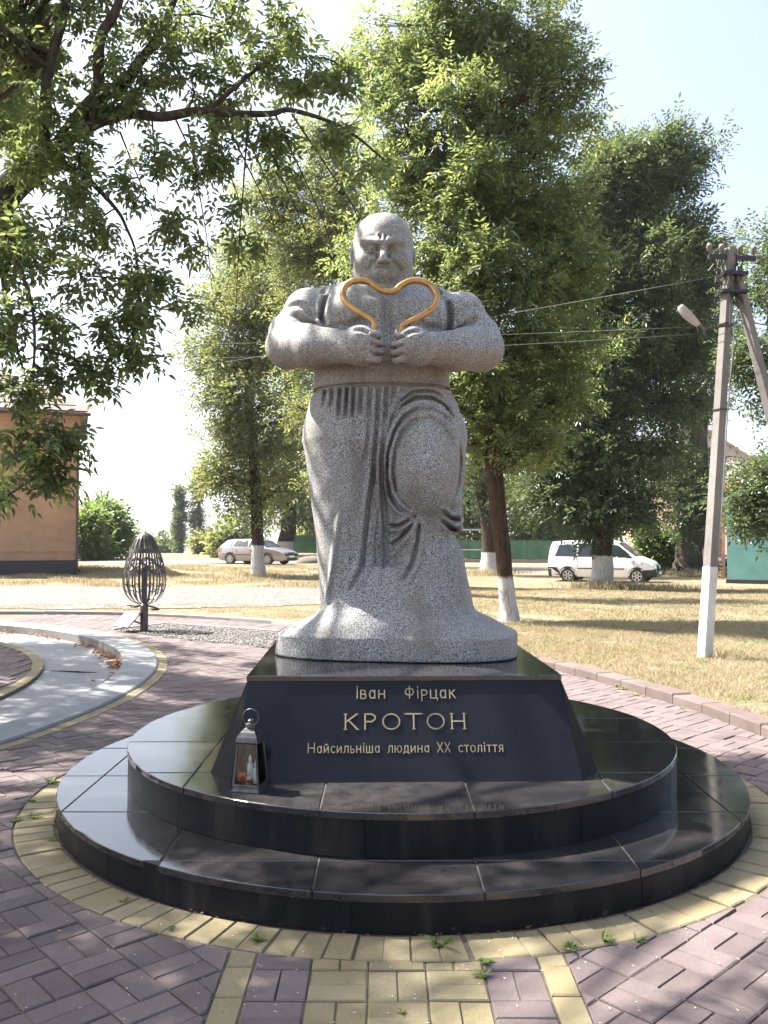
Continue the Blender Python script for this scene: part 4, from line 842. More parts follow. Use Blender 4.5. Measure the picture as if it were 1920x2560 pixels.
# big trees on the right
bs = (7.65, 30.4, tz(7.65, 30.4) - .05); q = lambda px, py, r, dy=0: (*(at(px, py, 30.4 + dy) - Vector(bs)), r)
make_tree('ash_tree', 'stout limewashed ash in front of the white van', GT, bs, [(0, 0, 0, .42), q(1507, 1400, .36), q(1508, 1300, .36), q(1512, 1180, .33), q(1520, 1000, .28), q(1530, 800, .2), q(1550, 600, .14), q(1570, 450, .06)],
    lobes_px(bs, [(1590, 400, 30.2, 42, 7), (1640, 360, 30.5, 40, 8), (1690, 375, 30.8, 42, 8), (1530, 425, 30, 42, 7), (1640, 420, 30.5, 60, 12), (1680, 440, 30.8, 80, 14), (1560, 420, 30, 80, 16), (1470, 470, 30.5, 70, 12), (1700, 560, 30.5, 70, 12), (1600, 560, 30, 110, 24), (1480, 600, 30.5, 90, 16), (1680, 680, 31, 100, 16), (1560, 740, 29.8, 120, 24), (1440, 760, 30.5, 90, 14), (1660, 820, 30.5, 110, 18), (1520, 900, 29.8, 120, 24), (1420, 940, 30.5, 80, 12), (1620, 980, 30.5, 110, 18), (1500, 1060, 30, 110, 20), (1600, 1120, 30.5, 90, 14), (1430, 1130, 30.5, 80, 12), (1520, 1210, 29.8, 90, 14), (1440, 1260, 30.4, 70, 12), (1600, 1240, 30.4, 70, 10), (1400, 1060, 30.4, 70, 10), (1410, 620, 31, 70, 10), (1400, 840, 31, 80, 12), (1390, 1180, 30.6, 60, 10), (1340, 1240, 31, 50, 7), (1480, 1300, 29.8, 45, 6), (1560, 1290, 30, 40, 5), (1760, 720, 31, 60, 9), (1450, 540, 30.6, 60, 10), (1430, 700, 31, 70, 12), (1460, 1000, 30.6, 80, 12), (1660, 1120, 31, 60, 8), (1740, 620, 31, 60, 10), (1750, 840, 31, 70, 11), (1700, 900, 30.6, 70, 11), (1730, 1000, 31, 50, 7), (1600, 480, 30.4, 70, 12), (1500, 720, 30, 80, 12)]), M['ashd'], M['barkf'], L=.215, clump=.33, per=22, nl=7, asp=.33)
bs = (16.0, 45.6, tz(16, 45.6) - .05); q = lambda px, py, r: (*(at(px, py, 45.6) - Vector(bs)), r)
make_tree('ash_tree', 'dark ash with bare brown trunk before the corrugated gate', GT, bs, [(0, 0, 0, .8), q(1722, 1390, .7), q(1735, 1310, .62), q(1745, 1200, .5), q(1750, 1050, .4), q(1760, 850, .2)],
    lobes_px(bs, [(1740, 1190, 45.6, 60, 12), (1690, 1150, 46, 60, 10), (1690, 1030, 46, 70, 12), (1780, 930, 45, 50, 8), (1740, 880, 46, 90, 14), (1700, 780, 46, 80, 10), (1790, 800, 46, 80, 10), (1740, 660, 46, 80, 10), (1700, 1240, 45.2, 45, 8), (1770, 1250, 45, 40, 6), (1790, 620, 47, 60, 8), (1650, 1180, 46.4, 50, 6), (1720, 1300, 45, 30, 5)]), M['ashd'], M['bark'], L=.26, clump=.5, per=24, nl=7, asp=.34)
bs = (13.4, 24, tz(13.4, 24) - .05)
make_tree('ash_tree', 'broad-leaved tree reaching in beside the turquoise wall', None, bs, [(0, 0, 0, .3), (0, 0, 2, .26), (-.2, 0, 4, .22), (-.3, 0, 6.5, .15), (-.2, 0, 9, .05)],
    lobes_px(bs, [(1920, 620, 23.5, 70, 12), (1960, 720, 23.5, 80, 12), (1890, 930, 23, 40, 6), (1935, 1000, 23.5, 45, 7), (1905, 1215, 23.5, 55, 11), (1860, 1230, 23, 50, 10), (1930, 1270, 23.5, 70, 14), (1870, 1290, 23, 36, 8), (1990, 900, 24, 120, 16), (2020, 1120, 24, 120, 16), (2020, 700, 24, 120, 14), (1850, 880, 23.4, 34, 6), (1990, 1165, 23, 60, 10)]), M['ashd'], M['bark'], L=.15, clump=.28, per=22, nl=5, asp=.42)
# poplars, bushes and background trees
def poplar(px, Y, top, wpx, label):
    x = at(px, 1380, Y).x; z0 = tz(x, Y); bs = (x, Y, z0); zt = at(px, top, Y).z - z0; r = wpx * Y / FPX
    lob = [(random.gauss(0, .15) * r, random.gauss(0, .15) * r, zt * f, r * .5 * s, r * .5 * s, zt * .09, 12) for f, s in ((.14, .9), (.25, 1.1), (.36, 1.2), (.47, 1.1), (.58, .95), (.69, .8), (.8, .6), (.9, .4), (.96, .22))]
    make_tree('poplar_tree', label, 'poplars at the edge of the valley', bs, [(0, 0, -.3, .5), (0, 0, zt * .3, .35), (0, 0, zt * .7, .15), (0, 0, zt * .97, .03)], lob, M['poplar'], M['bark'], L=.26, clump=.26, per=26, nl=3, asp=.5, outward=.3, droop=-.7)
poplar(450, 118, 1226, 30, 'narrower shorter poplar of the pair behind the metal egg'); poplar(497, 118, 1185, 40, 'fuller taller poplar of the pair near the silver estate car')
def bushy(name, label, px, py, Y, w_, h_, cnt, m, L, group='bushes and trees along the valley edge', per=20, ground=None):
    x = at(px, py, Y).x; z0 = tz(x, Y); wv = w_ * Y / FPX; hv = (at(px, py - h_, Y).z - z0); k = []
    for i in range(cnt): a = random.uniform(0, 6.28); rr_ = random.uniform(.0, .8); f = random.uniform(.16, .78); k.append((math.cos(a) * rr_ * wv * .5 * (1.15 - f * .7), math.sin(a) * rr_ * wv * .4, hv * f, wv * .2, wv * .2, hv * .17, 7))
    make_tree(name, label, group, (x, Y, z0), [(0, 0, -.3, .05 * wv), (0, 0, hv * .4, .035 * wv), (0, 0, hv * .8, .01 * wv)], k, m, M['bark'], L=L, clump=hv * .07, per=per, nl=3, asp=.5)
bushy('walnut_tree', 'rounded green tree beside the orange building', 262, 1405, 62, 150, 150, 20, M['bush'], .42)
bushy('bush', 'low bush at the corner of the orange building', 215, 1405, 58, 90, 130, 10, M['bush'], .38)
bushy('bush', 'pale green bush behind the silver estate car', 570, 1400, 66, 90, 95, 11, M['ashy'], .42)
bushy('bush', 'small pale bush below the taller poplar', 515, 1400, 80, 60, 60, 7, M['ashy'], .4)
bushy('distant_tree', 'grey green trees in the hollow between egg and poplars', 405, 1405, 150, 70, 50, 8, M['poplar'], .9)
bushy('distant_tree', 'grey green tree left of the poplars in the hollow', 362, 1405, 190, 50, 62, 7, M['poplar'], 1.1)
bushy('distant_tree', 'far hazy tree right of the poplars', 545, 1400, 200, 50, 60, 7, M['poplar'], 1.1)
bushy('bush', 'leafy bush climbing over the corrugated gate', 1622, 1425, 48, 70, 130, 9, M['bush'], .28)
bushy('bush', 'climber hanging by the brown trunk and gate', 1668, 1425, 48, 46, 90, 6, M['bush'], .25)
bushy('garden_tree', 'garden tree above the green fence beside the leaning ash', 1330, 1400, 80, 160, 230, 16, M['bush'], .5, 'garden trees behind the green fence')
bushy('garden_tree', 'garden tree above the green fence behind the strongman', 1190, 1400, 82, 150, 300, 16, M['ash'], .55, 'garden trees behind the green fence')
bushy('garden_tree', 'garden tree above the green fence behind the white van', 1450, 1400, 80, 170, 300, 16, M['ashd'], .55, 'garden trees behind the green fence')
bushy('garden_tree', 'garden tree over the fence behind the far limewashed trunk', 860, 1400, 84, 220, 330, 20, M['ashy'], .55, 'garden trees behind the green fence')
# the big maple at the left, whose limbs arch over the square
bs = (-4.6, 7.3, -.09); MY = 7.2
def q(px, py, r, Y=MY): return (*(at(px, py, Y) - Vector(bs)), r)
tr_ = [(0, 0, 0, .26), (.15, 0, 1.2, .2), (.5, 0, 2.6, .175), (1.1, -.05, 3.85, .15), q(0, 505, .13), q(85, 420, .115), q(150, 370, .09)]
EX = [[q(85, 420, .1), q(110, 330, .055), q(121, 174, .045), q(168, 0, .035), q(200, -300, .02), q(230, -500, .01)],
      [q(150, 370, .085), q(230, 255, .06), q(307, 214, .05), q(347, 156, .045), q(405, 75, .035, 7.4), q(470, -100, .022, 7.6), q(520, -260, .01, 7.7)],
      [q(180, 340, .06), q(243, 290, .05), q(249, 104, .045, 7), q(295, 12, .036, 6.9), q(330, -200, .02, 6.8), q(360, -420, .01, 6.8)],
      [q(190, 335, .06), q(249, 304, .05), q(324, 284, .044), q(405, 292, .04, 7), q(492, 278, .036, 6.9), q(579, 284, .03, 6.8), q(677, 284, .024, 6.7), q(729, 275, .02, 6.7), q(856, 318, .013, 6.6), q(960, 399, .007, 6.6)],
      [q(521, 276, .022, 6.9), q(579, 226, .018, 6.9), q(665, 156, .014, 7), q(723, 139, .01, 7), q(810, 145, .006, 7)],
      [q(120, 400, .035), q(214, 446, .022, 6.8), q(289, 521, .015, 6.6), q(316, 569, .012, 6.5), q(341, 640, .008, 6.4), q(345, 760, .005, 6.4)],
      [q(-20, 520, .04), q(30, 620, .02, 6.2), q(60, 702, .014, 6), q(82, 775, .011, 5.9), q(85, 903, .009, 5.8), q(60, 1020, .007, 5.8), q(50, 1109, .006, 5.8), q(105, 1187, .004, 5.8)],
      [q(0, 560, .03), q(10, 720, .018, 6.4), q(40, 860, .012, 6.3), q(60, 930, .007, 6.3)]]
def down(px, py, ln, dx, Y): return [q(px, py, .009, Y), q(px + dx * .4, py + ln * .35, .006, Y), q(px + dx * .8, py + ln * .7, .004, Y), q(px + dx, py + ln, .002, Y)]
for px, py, ln, dx, Y in ((380, 300, 200, 15, 7), (440, 300, 170, 70, 7), (520, 300, 260, 90, 6.9), (560, 295, 330, 140, 6.8), (600, 295, 300, 110, 6.8), (640, 295, 420, 160, 6.7), (690, 290, 380, 150, 6.7), (730, 285, 330, 190, 6.7), (470, 310, 420, 60, 6.9), (300, 330, 260, 90, 6.9), (620, 300, 480, -30, 6.6)): EX.append(down(px, py, ln, dx, Y))
# sub-limbs that leave the picture towards the camera and overhead: they shade the square
lobes = []
for gx_ in np.arange(-11.5, -.9, 1.35):
    for gy_ in np.arange(3.0, 16, 1.35):
        x, y, z = gx_ + random.gauss(0, .3), gy_ + random.gauss(0, .3), random.uniform(5.3, 8.2)
        px_ = 960 + FPX * x / y; py_ = 1345 - FPX * (z - CAMH - 1.2) / y
        if (px_ > 20 and py_ > -60) or (y > 13 and x > -8): continue
        if random.random() < (.85 if -3.7 < x < -1.2 and 5.3 < y < 7.5 else .5 if -5.3 < x < -3.6 and 6.2 < y < 7.6 else .6 if x > -4.3 and y < 5.8 else .04): continue
        lobes.append((x - bs[0], y - bs[1], z - bs[2], .66, .66, .5, 62 if x < -4.5 else 34))
for gx_ in np.arange(-9.5, -1.0, 1.3):
    for gy_ in np.arange(3.2, 9.0, 1.3):
        x, y, z = gx_ + random.gauss(0, .3), gy_ + random.gauss(0, .3), random.uniform(6.5, 9.5)
        px_ = 960 + FPX * x / y; py_ = 1345 - FPX * (z - CAMH - 1.2) / y
        if (px_ > 20 and py_ > -60) or (-4.4 < x < -1.4 and 5.6 < y < 8) or random.random() < .85: continue
        lobes.append((x - bs[0], y - bs[1], z - bs[2], .7, .7, .5, 36))
rp = [(60, 120, 7.2, 130, 16), (250, 60, 7.3, 150, 18), (430, 60, 7.4, 140, 18), (600, 60, 7.3, 120, 14), (740, 60, 7.2, 90, 9), (130, 280, 7, 120, 15), (320, 180, 7, 120, 14), (480, 190, 7.1, 120, 14), (640, 170, 7, 110, 13), (780, 170, 7, 90, 9), (880, 200, 6.9, 70, 7), (60, 400, 6.8, 100, 12), (200, 380, 6.8, 80, 8), (420, 380, 6.9, 90, 8), (560, 370, 6.8, 90, 8), (700, 340, 6.7, 90, 8), (820, 330, 6.6, 80, 7), (920, 420, 6.6, 60, 4), (480, 440, 6.8, 70, 6), (310, 450, 6.8, 70, 6),
      (120, 600, 6.6, 90, 11), (40, 660, 6.2, 90, 11), (230, 560, 6.6, 60, 5), (200, 690, 6.3, 60, 6), (330, 670, 6.4, 50, 7), (350, 760, 6.4, 55, 8), (270, 800, 6.3, 60, 6), (440, 560, 6.8, 55, 5), (480, 620, 6.7, 40, 4), (580, 520, 6.7, 45, 4), (460, 780, 6.6, 45, 4), (330, 900, 6.3, 55, 8), (240, 930, 6.2, 45, 6), (40, 820, 6, 80, 9), (130, 800, 6, 60, 6), (110, 930, 6, 60, 7), (60, 1000, 5.8, 55, 7), (150, 1080, 5.8, 45, 6), (120, 1180, 5.8, 45, 7), (165, 1120, 5.8, 28, 3), (40, 1100, 5.8, 45, 5), (5, 1250, 5.6, 30, 4), (400, 680, 6.5, 40, 4), (700, 420, 6.7, 60, 4), (620, 600, 6.7, 40, 3), (550, 240, 7.2, 100, 8), (180, 480, 6.7, 60, 6), (20, 540, 6.6, 60, 6), (300, 260, 7.2, 90, 8)]
def maple_lobes(lst): return [(*(at(px, py, Y) - Vector(bs)), r * Y / FPX, r * Y / FPX * 1.2, r * Y / FPX * .85, c) for px, py, Y, r, c in lst]
t = thing('maple_tree', 'large box elder whose dark limbs arch over the square from beside the basin', 'tree', bs); wood = MB()
tp = catmull([Vector(p[:3]) for p in tr_], 4); wood.tube(tp, list(np.interp(np.linspace(0, 6, len(tp)), range(7), [p[3] for p in tr_])), 14, cap=False)
skel = list(tp[8:])
for pts in EX:
    cm = catmull([Vector(p[:3]) for p in pts], 4); wood.tube(cm, list(np.interp(np.linspace(0, len(pts) - 1, len(cm)), range(len(pts)), [p[3] for p in pts])), 7, cap=False); skel += cm
SK = np.array(skel); C, Dm = [], []
for x, y, z, rx, ry, rz, cnt in [(*l_[:6], max(2, int(l_[6] * .62 + .5))) for l_ in maple_lobes(rp)] + lobes:
    c = Vector((x, y, z)); d = SK - np.array(c); dist = np.linalg.norm(d, axis=1) + np.maximum(0, -d[:, 2]) * .2; s0 = Vector(SK[dist.argmin()]); L0 = (c - s0).length; r0 = .006 + .008 * min(L0, 3)
    pts = limb(wood, s0, c, r0, r0 * .5, .14, 5, 5, -.03)
    for k in range(cnt):
        dd = rv(1)[0]; p = c + Vector((dd[0] * rx, dd[1] * ry, dd[2] * rz)) * random.random() ** .4; a = pts[random.randint(2, 5)]; limb(wood, a, p, .004, .0015, .15, 3, 3)
        for f in (1., .72, .45): m_ = a.lerp(p, f); C.append(m_); Dm.append((p - a).normalized())
C = np.array(C); Dm = np.array(Dm); per = 5; n = len(C); P = np.repeat(C, per, 0) + RNG.normal(0, .055, (n * per, 3)); Dr = np.repeat(Dm, per, 0) * .5 + rv(n * per)
lv = sprays(P, Dr, 5, .074, .42, .7, .55, 1.5)
link('trunk', wood.mesh('trunk', True), M['bark'], t); link('crown', leaves_mesh('crown', *lv, four=True), M['maple'], t)
print('maple leaflets', len(lv[0]))

# ---------------------------------------------------------------- cars
def make_car(name, label, loc, rz, S, wins, shield, paint, wheels, W, extra):
    t = thing(name, label, 'car' if name != 'van' else 'van', loc, rz, None)
    # S: stations x, ztop, zbelt, w, wr, zbot
    b = MB(); n = 13; V_ = []
    for x, zt, zb, w_, wr, z0 in S:
        half = [(w_ * .86, z0), (w_ * .97, z0 + .12), (w_, z0 + .34), (w_ * .985, zb), (wr, zt - .07 if zt - zb > .15 else zt - .03), (wr * .86, zt - .012), (0, zt)]
        V_ += [(x, -y, z) for y, z in half] + [(x, y, z) for y, z in half[-2::-1]]
    F_ = [(i * n + k, (i + 1) * n + k, (i + 1) * n + k + 1, i * n + k + 1) for i in range(len(S) - 1) for k in range(n - 1)] + [((i + 1) * n, i * n, i * n + n - 1, (i + 1) * n + n - 1) for i in range(len(S) - 1)]
    F_ += [tuple(range(n)), tuple(range(len(S) * n - 1, (len(S) - 1) * n - 1, -1))]
    bd = b.add(V_, F_).build('body', paint, t, True, 38); bd.data.materials.append(M['dplastic'])
    for pl in bd.data.polygons:
        if extra.get('cladding') and (pl.center.x > 1.9 or pl.center.x < -2.25) and pl.center.z < .56: pl.material_index = 1
    A_ = np.array(S)
    def ys(x, z):
        zt, zb, w_, wr, z0 = [np.interp(x, A_[:, 0], A_[:, i]) for i in (1, 2, 3, 4, 5)]
        return float(np.interp(z, [z0, z0 + .12, z0 + .34, zb, max(zb + .01, zt - .07), zt + .1], [w_ * .86, w_ * .97, w_, w_ * .985, wr, wr * .8]))
    def side(poly, nm, m, off=.008, sides=(-1, 1)):
        r = []
        for s in sides:
            vs = [(x, s * (ys(x, z) + off), z) for x, z in poly] + [(x, s * (ys(x, z) - .01), z) for x, z in poly]; k = len(poly)
            r.append(MB().add(vs, [tuple(range(k))[::(-1 if s > 0 else 1)], tuple(range(k, 2 * k))[::(1 if s > 0 else -1)]] + [(i, (i + 1) % k, k + (i + 1) % k, k + i) for i in range(k)]).build(nm, m, t))
        return r
    for p in wins: side(p, 'side_window', M['carglass'])
    (xa, za, wa), (xb, zb_, wb) = shield
    MB().add([(xa, -wa, za), (xa, wa, za), (xb, wb, zb_), (xb, -wb, zb_), (xa - .02, -wa, za - .02), (xa - .02, wa, za - .02), (xb - .02, wb, zb_ - .02), (xb - .02, -wb, zb_ - .02)], [(0, 1, 2, 3), (7, 6, 5, 4), (0, 4, 5, 1), (1, 5, 6, 2), (2, 6, 7, 3), (3, 7, 4, 0)]).build('windscreen', M['carglass'], t)
    for x in wheels:
        for s in (-1, 1):
            R_ = .33; y = s * (W - .075)
            arch = [(R_ * 1.2 * math.cos(a), R_ * 1.2 * math.sin(a)) for a in np.linspace(-.35, math.pi + .35, 15)]
            side([(x + p, .32 + q_) for p, q_ in arch], 'wheel_arch', M['dplastic'], .014, (s,))
            def ax(mb): return mb.add([], [])
            prof = [(R_ * .62, -.09), (R_ * .94, -.1), (R_, -.06), (R_, .06), (R_ * .94, .1), (R_ * .62, .09)]; m_ = MB().lathe(prof, 24); ty = MB().add([(x + p[0], y + p[2], .32 + p[1]) for p in m_.v], m_.f).build('wheel', M['tyre'], t, True, 40)
            rm = MB()
            for k in range(extra.get('spokes', 8)):
                a = 2 * math.pi * k / extra.get('spokes', 8); c_, s_ = math.cos(a), math.sin(a); q_ = .022; P_ = [(c_ * .03 - s_ * q_, s_ * .03 + c_ * q_), (c_ * .03 + s_ * q_, s_ * .03 - c_ * q_), (c_ * .2 + s_ * q_ * 1.2, s_ * .2 - c_ * q_ * 1.2), (c_ * .2 - s_ * q_ * 1.2, s_ * .2 + c_ * q_ * 1.2)]
                rm.add([(x + p[0], y + s * .098, .32 + p[1]) for p in P_] + [(x + p[0], y + s * .06, .32 + p[1]) for p in P_], [(0, 1, 2, 3), (7, 6, 5, 4), (0, 4, 5, 1), (1, 5, 6, 2), (2, 6, 7, 3), (3, 7, 4, 0)])
            rm.tube([(x + .2 * math.cos(a), y + s * .085, .32 + .2 * math.sin(a)) for a in np.linspace(0, 2 * math.pi, 25)[:-1]], .018, 5, closed=True); rm.build('rim', M[extra.get('rim', 'rim')], ty)
    for nm, poly, mk, off in extra['side']: side(poly, nm, M[mk], off)
    for nm, c_, d_, mk in extra['boxes']: MB().box(c_, d_).build(nm, M[mk], t)
    return t, ys
WS = [(-2.28, .72, .66, .72, .6, .32), (-2.24, .98, .9, .79, .66, .28), (-2.12, 1.1, .98, .83, .68, .24), (-1.95, 1.24, 1.0, .855, .66, .22), (-1.72, 1.40, 1.0, .87, .63, .2), (-1.2, 1.455, 1.0, .885, .62, .2), (-.4, 1.47, .98, .885, .62, .2), (.2, 1.45, .96, .885, .61, .2), (.5, 1.37, .95, .88, .61, .2), (.8, 1.18, .945, .88, .66, .2), (1.08, 1.0, .93, .875, .74, .2), (1.5, .94, .87, .865, .72, .2), (1.9, .86, .78, .84, .66, .21), (2.12, .77, .69, .8, .6, .23), (2.24, .66, .6, .74, .55, .26), (2.29, .52, .48, .68, .5, .3)]
def rc(x0, x1, z0, z1): return [(x0, z0), (x1, z0), (x1, z1), (x0, z1)]
wx = dict(side=[('trim_strip', rc(-.95, .9, .545, .585), 'dplastic', .012), ('door_gap', rc(-.115, -.1, .3, .97), 'dplastic', .006), ('door_gap', rc(-1.13, -1.115, .5, .98), 'dplastic', .006), ('door_gap', rc(1.0, 1.012, .3, .9), 'dplastic', .006), ('door_handle', rc(-1.0, -.82, .83, .86), 'silver', .03), ('door_handle', rc(.02, .2, .82, .85), 'silver', .03), ('tail_lamp', [(-2.24, .72), (-2.05, .72), (-2.1, .96), (-2.22, .95)], 'red', .012), ('headlamp', [(1.62, .66), (2.2, .58), (2.2, .69), (1.75, .79)], 'lamp', .012), ('bumper_strip', rc(1.75, 2.26, .5, .54), 'dplastic', .014), ('bumper_strip', rc(-2.26, -1.75, .56, .6), 'dplastic', .014)],
          boxes=[('grille', (2.26, 0, .62), (.07, .5, .16), 'dplastic'), ('number_plate', (2.305, 0, .47), (.02, .5, .11), 'plate'), ('air_intake', (2.27, 0, .35), (.07, 1.0, .12), 'dplastic'), ('fog_lamp', (2.22, -.52, .36), (.08, .16, .08), 'lamp'), ('fog_lamp', (2.22, .52, .36), (.08, .16, .08), 'lamp'), ('mirror', (.82, -.97, 1.0), (.12, .18, .12), 'silver'), ('mirror', (.82, .97, 1.0), (.12, .18, .12), 'silver'), ('roof_rail', (-.7, -.55, 1.485), (1.7, .04, .035), 'dplastic'), ('roof_rail', (-.7, .55, 1.485), (1.7, .04, .035), 'dplastic'), ('front_bumper', (2.2, 0, .27), (.12, 1.3, .08), 'dplastic')])
WW = [[(-1.98, 1.06), (-1.22, 1.04), (-1.2, 1.36), (-1.62, 1.34)], [(-1.12, 1.04), (-.15, 1.02), (-.15, 1.385), (-1.08, 1.375)], [(-.05, 1.02), (.92, .985), (.5, 1.3), (.2, 1.37), (-.05, 1.385)]]
SH = ((1.1, 1.005, .72), (.53, 1.365, .58))
YAW = math.radians(-27)
wc = at(645, 1416, 49.6)
make_car('estate_car', 'silver estate car parked behind the slim yellowing ash', (wc.x, 49.6, tz(wc.x, 49.6)), YAW, WS, WW, SH, M['silver'], (-1.33, 1.25), .875, wx)
VS = [(-2.37, .7, .62, .84, .7, .3), (-2.36, 1.1, 1.0, .9, .78, .28), (-2.31, 1.6, 1.1, .93, .76, .26), (-2.2, 1.82, 1.1, .94, .77, .25), (-1.6, 1.88, 1.1, .95, .78, .25), (-.4, 1.9, 1.1, .95, .78, .25), (.4, 1.87, 1.08, .95, .77, .25), (.75, 1.79, 1.07, .95, .76, .25), (1.1, 1.53, 1.06, .945, .79, .25), (1.52, 1.2, 1.05, .94, .84, .25), (1.85, 1.07, .98, .925, .78, .25), (2.15, .96, .86, .88, .7, .26), (2.32, .8, .7, .8, .6, .28), (2.4, .56, .5, .7, .5, .32)]
vx = dict(rim='rim', spokes=6, cladding=1, side=[('trim_strip', rc(-1.0, 1.05, .6, .65), 'dplastic', .014), ('sliding_rail', rc(-2.1, -.95, 1.0, 1.015), 'dplastic', .006), ('door_gap', rc(.135, .148, .35, 1.1), 'dplastic', .006), ('door_gap', rc(-1.02, -1.007, .7, 1.1), 'dplastic', .006), ('door_gap', rc(1.45, 1.462, .5, 1.05), 'dplastic', .006), ('door_handle', rc(.2, .38, .9, .94), 'white', .03), ('tail_lamp', [(-2.36, 1.0), (-2.24, 1.0), (-2.2, 1.55), (-2.3, 1.55)], 'red', .012), ('headlamp', [(1.75, .82), (2.3, .68), (2.26, .8), (1.95, .97), (1.78, .95)], 'lamp', .014), ('rear_bumper', [(-2.36, .32), (-1.75, .32), (-1.95, .66), (-2.36, .68)], 'dplastic', .04), ('side_marker', rc(1.6, 1.67, .72, .75), 'red', .012)],
          boxes=[('front_bumper', (2.37, 0, .44), (.1, 1.36, .22), 'dplastic'), ('grille', (2.35, 0, .71), (.08, .62, .17), 'dplastic'), ('number_plate', (2.43, 0, .46), (.02, .5, .11), 'plate'), ('mirror', (1.25, -1.03, 1.2), (.1, .16, .22), 'dplastic'), ('mirror', (1.25, 1.03, 1.2), (.1, .16, .22), 'dplastic')])
VW = [[(-2.05, 1.16), (-1.06, 1.15), (-1.06, 1.7), (-1.85, 1.68)], [(-.98, 1.15), (.08, 1.15), (.08, 1.72), (-.98, 1.72)], [(.2, 1.14), (1.42, 1.1), (1.2, 1.34), (.78, 1.66), (.2, 1.71)]]
vc = at(1512, 1457, 39.2)
VZ = tz(vc.x, 39)
van, _ = make_car('van', 'white van parked behind the stout limewashed ash', (vc.x, 39.2, VZ), YAW, VS, VW, ((1.56, 1.19, .8), (.79, 1.78, .7)), M['white'], (-1.45, 1.6), .93, vx)
em = MB().tube([(2.405, .095 * math.cos(a), .71 + .095 * math.sin(a)) for a in np.linspace(0, 2 * math.pi, 21)[:-1]], .009, 5, closed=True)
for k in range(3): a = math.pi / 2 + k * 2 * math.pi / 3; em.tube([(2.405, 0, .71), (2.405, .09 * math.cos(a), .71 + .09 * math.sin(a))], .008, 4)
em.build('emblem', M['chrome'], van)
gc = at(1872, 1430, 46.5)
make_car('hatchback_car', 'grey car half hidden behind the utility pole and turquoise wall', (gc.x, 46.5, tz(gc.x, 46.5)), math.radians(172), WS, WW, SH, M['silver'], (-1.33, 1.25), .875, wx)
# ---------------------------------------------------------------- buildings
M['peach'] = m_conc('peach_render', (.50, .29, .17), (.42, .24, .14)); M['socle'] = m_conc('dark_socle', (.075, .06, .062), (.05, .04, .04)); M['rooft'] = plain('brown_roof_tile', (.13, .085, .07), .7, var=.3, scale=6); M['gutter'] = plain('brown_metal', (.10, .05, .045), .5, .2)
M['turq'] = m_conc('turquoise_render', (.2, .45, .43), (.24, .46, .44)); M['beige'] = m_conc('beige_render', (.45, .40, .36), (.38, .33, .3)); M['pink'] = m_conc('salmon_render', (.52, .30, .23), (.45, .25, .2)); M['sheet'] = plain('pale_sheet_roof', (.55, .60, .68), .45, .3, .08, 2)
M['corr'] = plain('grey_corrugated_sheet', (.24, .25, .27), .5, .4, .15, 3); M['green'] = plain('shaded_fence_green', (.045, .13, .075), .6, 0, .3, 1.2); M['redbrick'] = m_brick('red_brick', (.34, .16, .1), (.44, .24, .16), (.4, .3, .24)); M['dkwood'] = plain('dark_timber', (.06, .045, .035), .8)  # fence green is darkened to carry the shade lying on it
cb = at(188, 1435, 36.08)
hb_ = thing('orange_building', 'peach rendered building with dark socle and tiled roof by the gravel yard', 'building', (cb.x, cb.y, -.06), math.radians(19.5))
Wd, Dp, EV = 16., 9., 6.55
MB().box((-Wd / 2, Dp / 2, .62 + (EV - .62) / 2), (Wd, Dp, EV - .62)).build('wall', M['peach'], hb_)
MB().box((-Wd / 2, Dp / 2, .31), (Wd + .12, Dp + .12, .66)).build('socle', M['socle'], hb_)
MB().box((-Wd / 2, -.015, 1.02), (Wd - .02, .03, .05)).build('string_course', M['peach'], hb_)
MB().box((-Wd / 2, Dp / 2, EV + .03), (Wd + .3, Dp + .3, .14)).build('cornice', M['peach'], hb_)
rf = MB(); ov = .45; a_ = [(-Wd - ov, -ov), (ov, -ov), (ov, Dp + ov), (-Wd - ov, Dp + ov)]
rf.add([(x, y, EV + .13) for x, y in a_] + [(x, y, EV + .2) for x, y in a_] + [(-Wd + 4, Dp / 2, EV + 3.0), (-4, Dp / 2, EV + 3.0)], [(3, 2, 1, 0), (0, 1, 5, 4), (1, 2, 6, 5), (2, 3, 7, 6), (3, 0, 4, 7), (4, 5, 9, 8), (5, 6, 9), (6, 7, 8, 9), (7, 4, 8)])
roof = rf.build('roof', M['rooft'], hb_)
for i in range(9):                                        # tile courses on the slope that faces the square
    f0 = i / 9; z_ = EV + .2 + 2.8 * f0; y_ = -ov + (Dp / 2 + ov) * f0; xl, xr = -Wd - ov + (4 + ov) * f0, ov - (4 + ov) * f0
    sl_ = math.atan2(2.8, Dp / 2 + ov); MB().box(((xl + xr) / 2, y_ + .27, z_ + .21), (xr - xl, .66, .045), m=Matrix.Rotation(sl_ - .05, 3, 'X')).build('tile_course', M['rooft'], roof)
MB().tube([(-Wd - ov, -ov - .06, EV + .14), (ov + .1, -ov - .06, EV + .14)], .075, 8).build('gutter', M['gutter'], hb_)
MB().tube([(ov - .05, -ov - .06, EV + .1), (ov - .1, -ov + .02, EV - .25), (.12, -.12, EV - .75), (.06, -.1, EV - 1.0), (.06, -.1, .35), (.16, -.2, .15)], .055, 8).build('downpipe', M['gutter'], hb_, True)
MB().tube([(-6.6, 2, EV + 1.2), (-6.6, 2, EV + 3.6)], .04, 6).build('roof_mast', M['iron'], hb_)
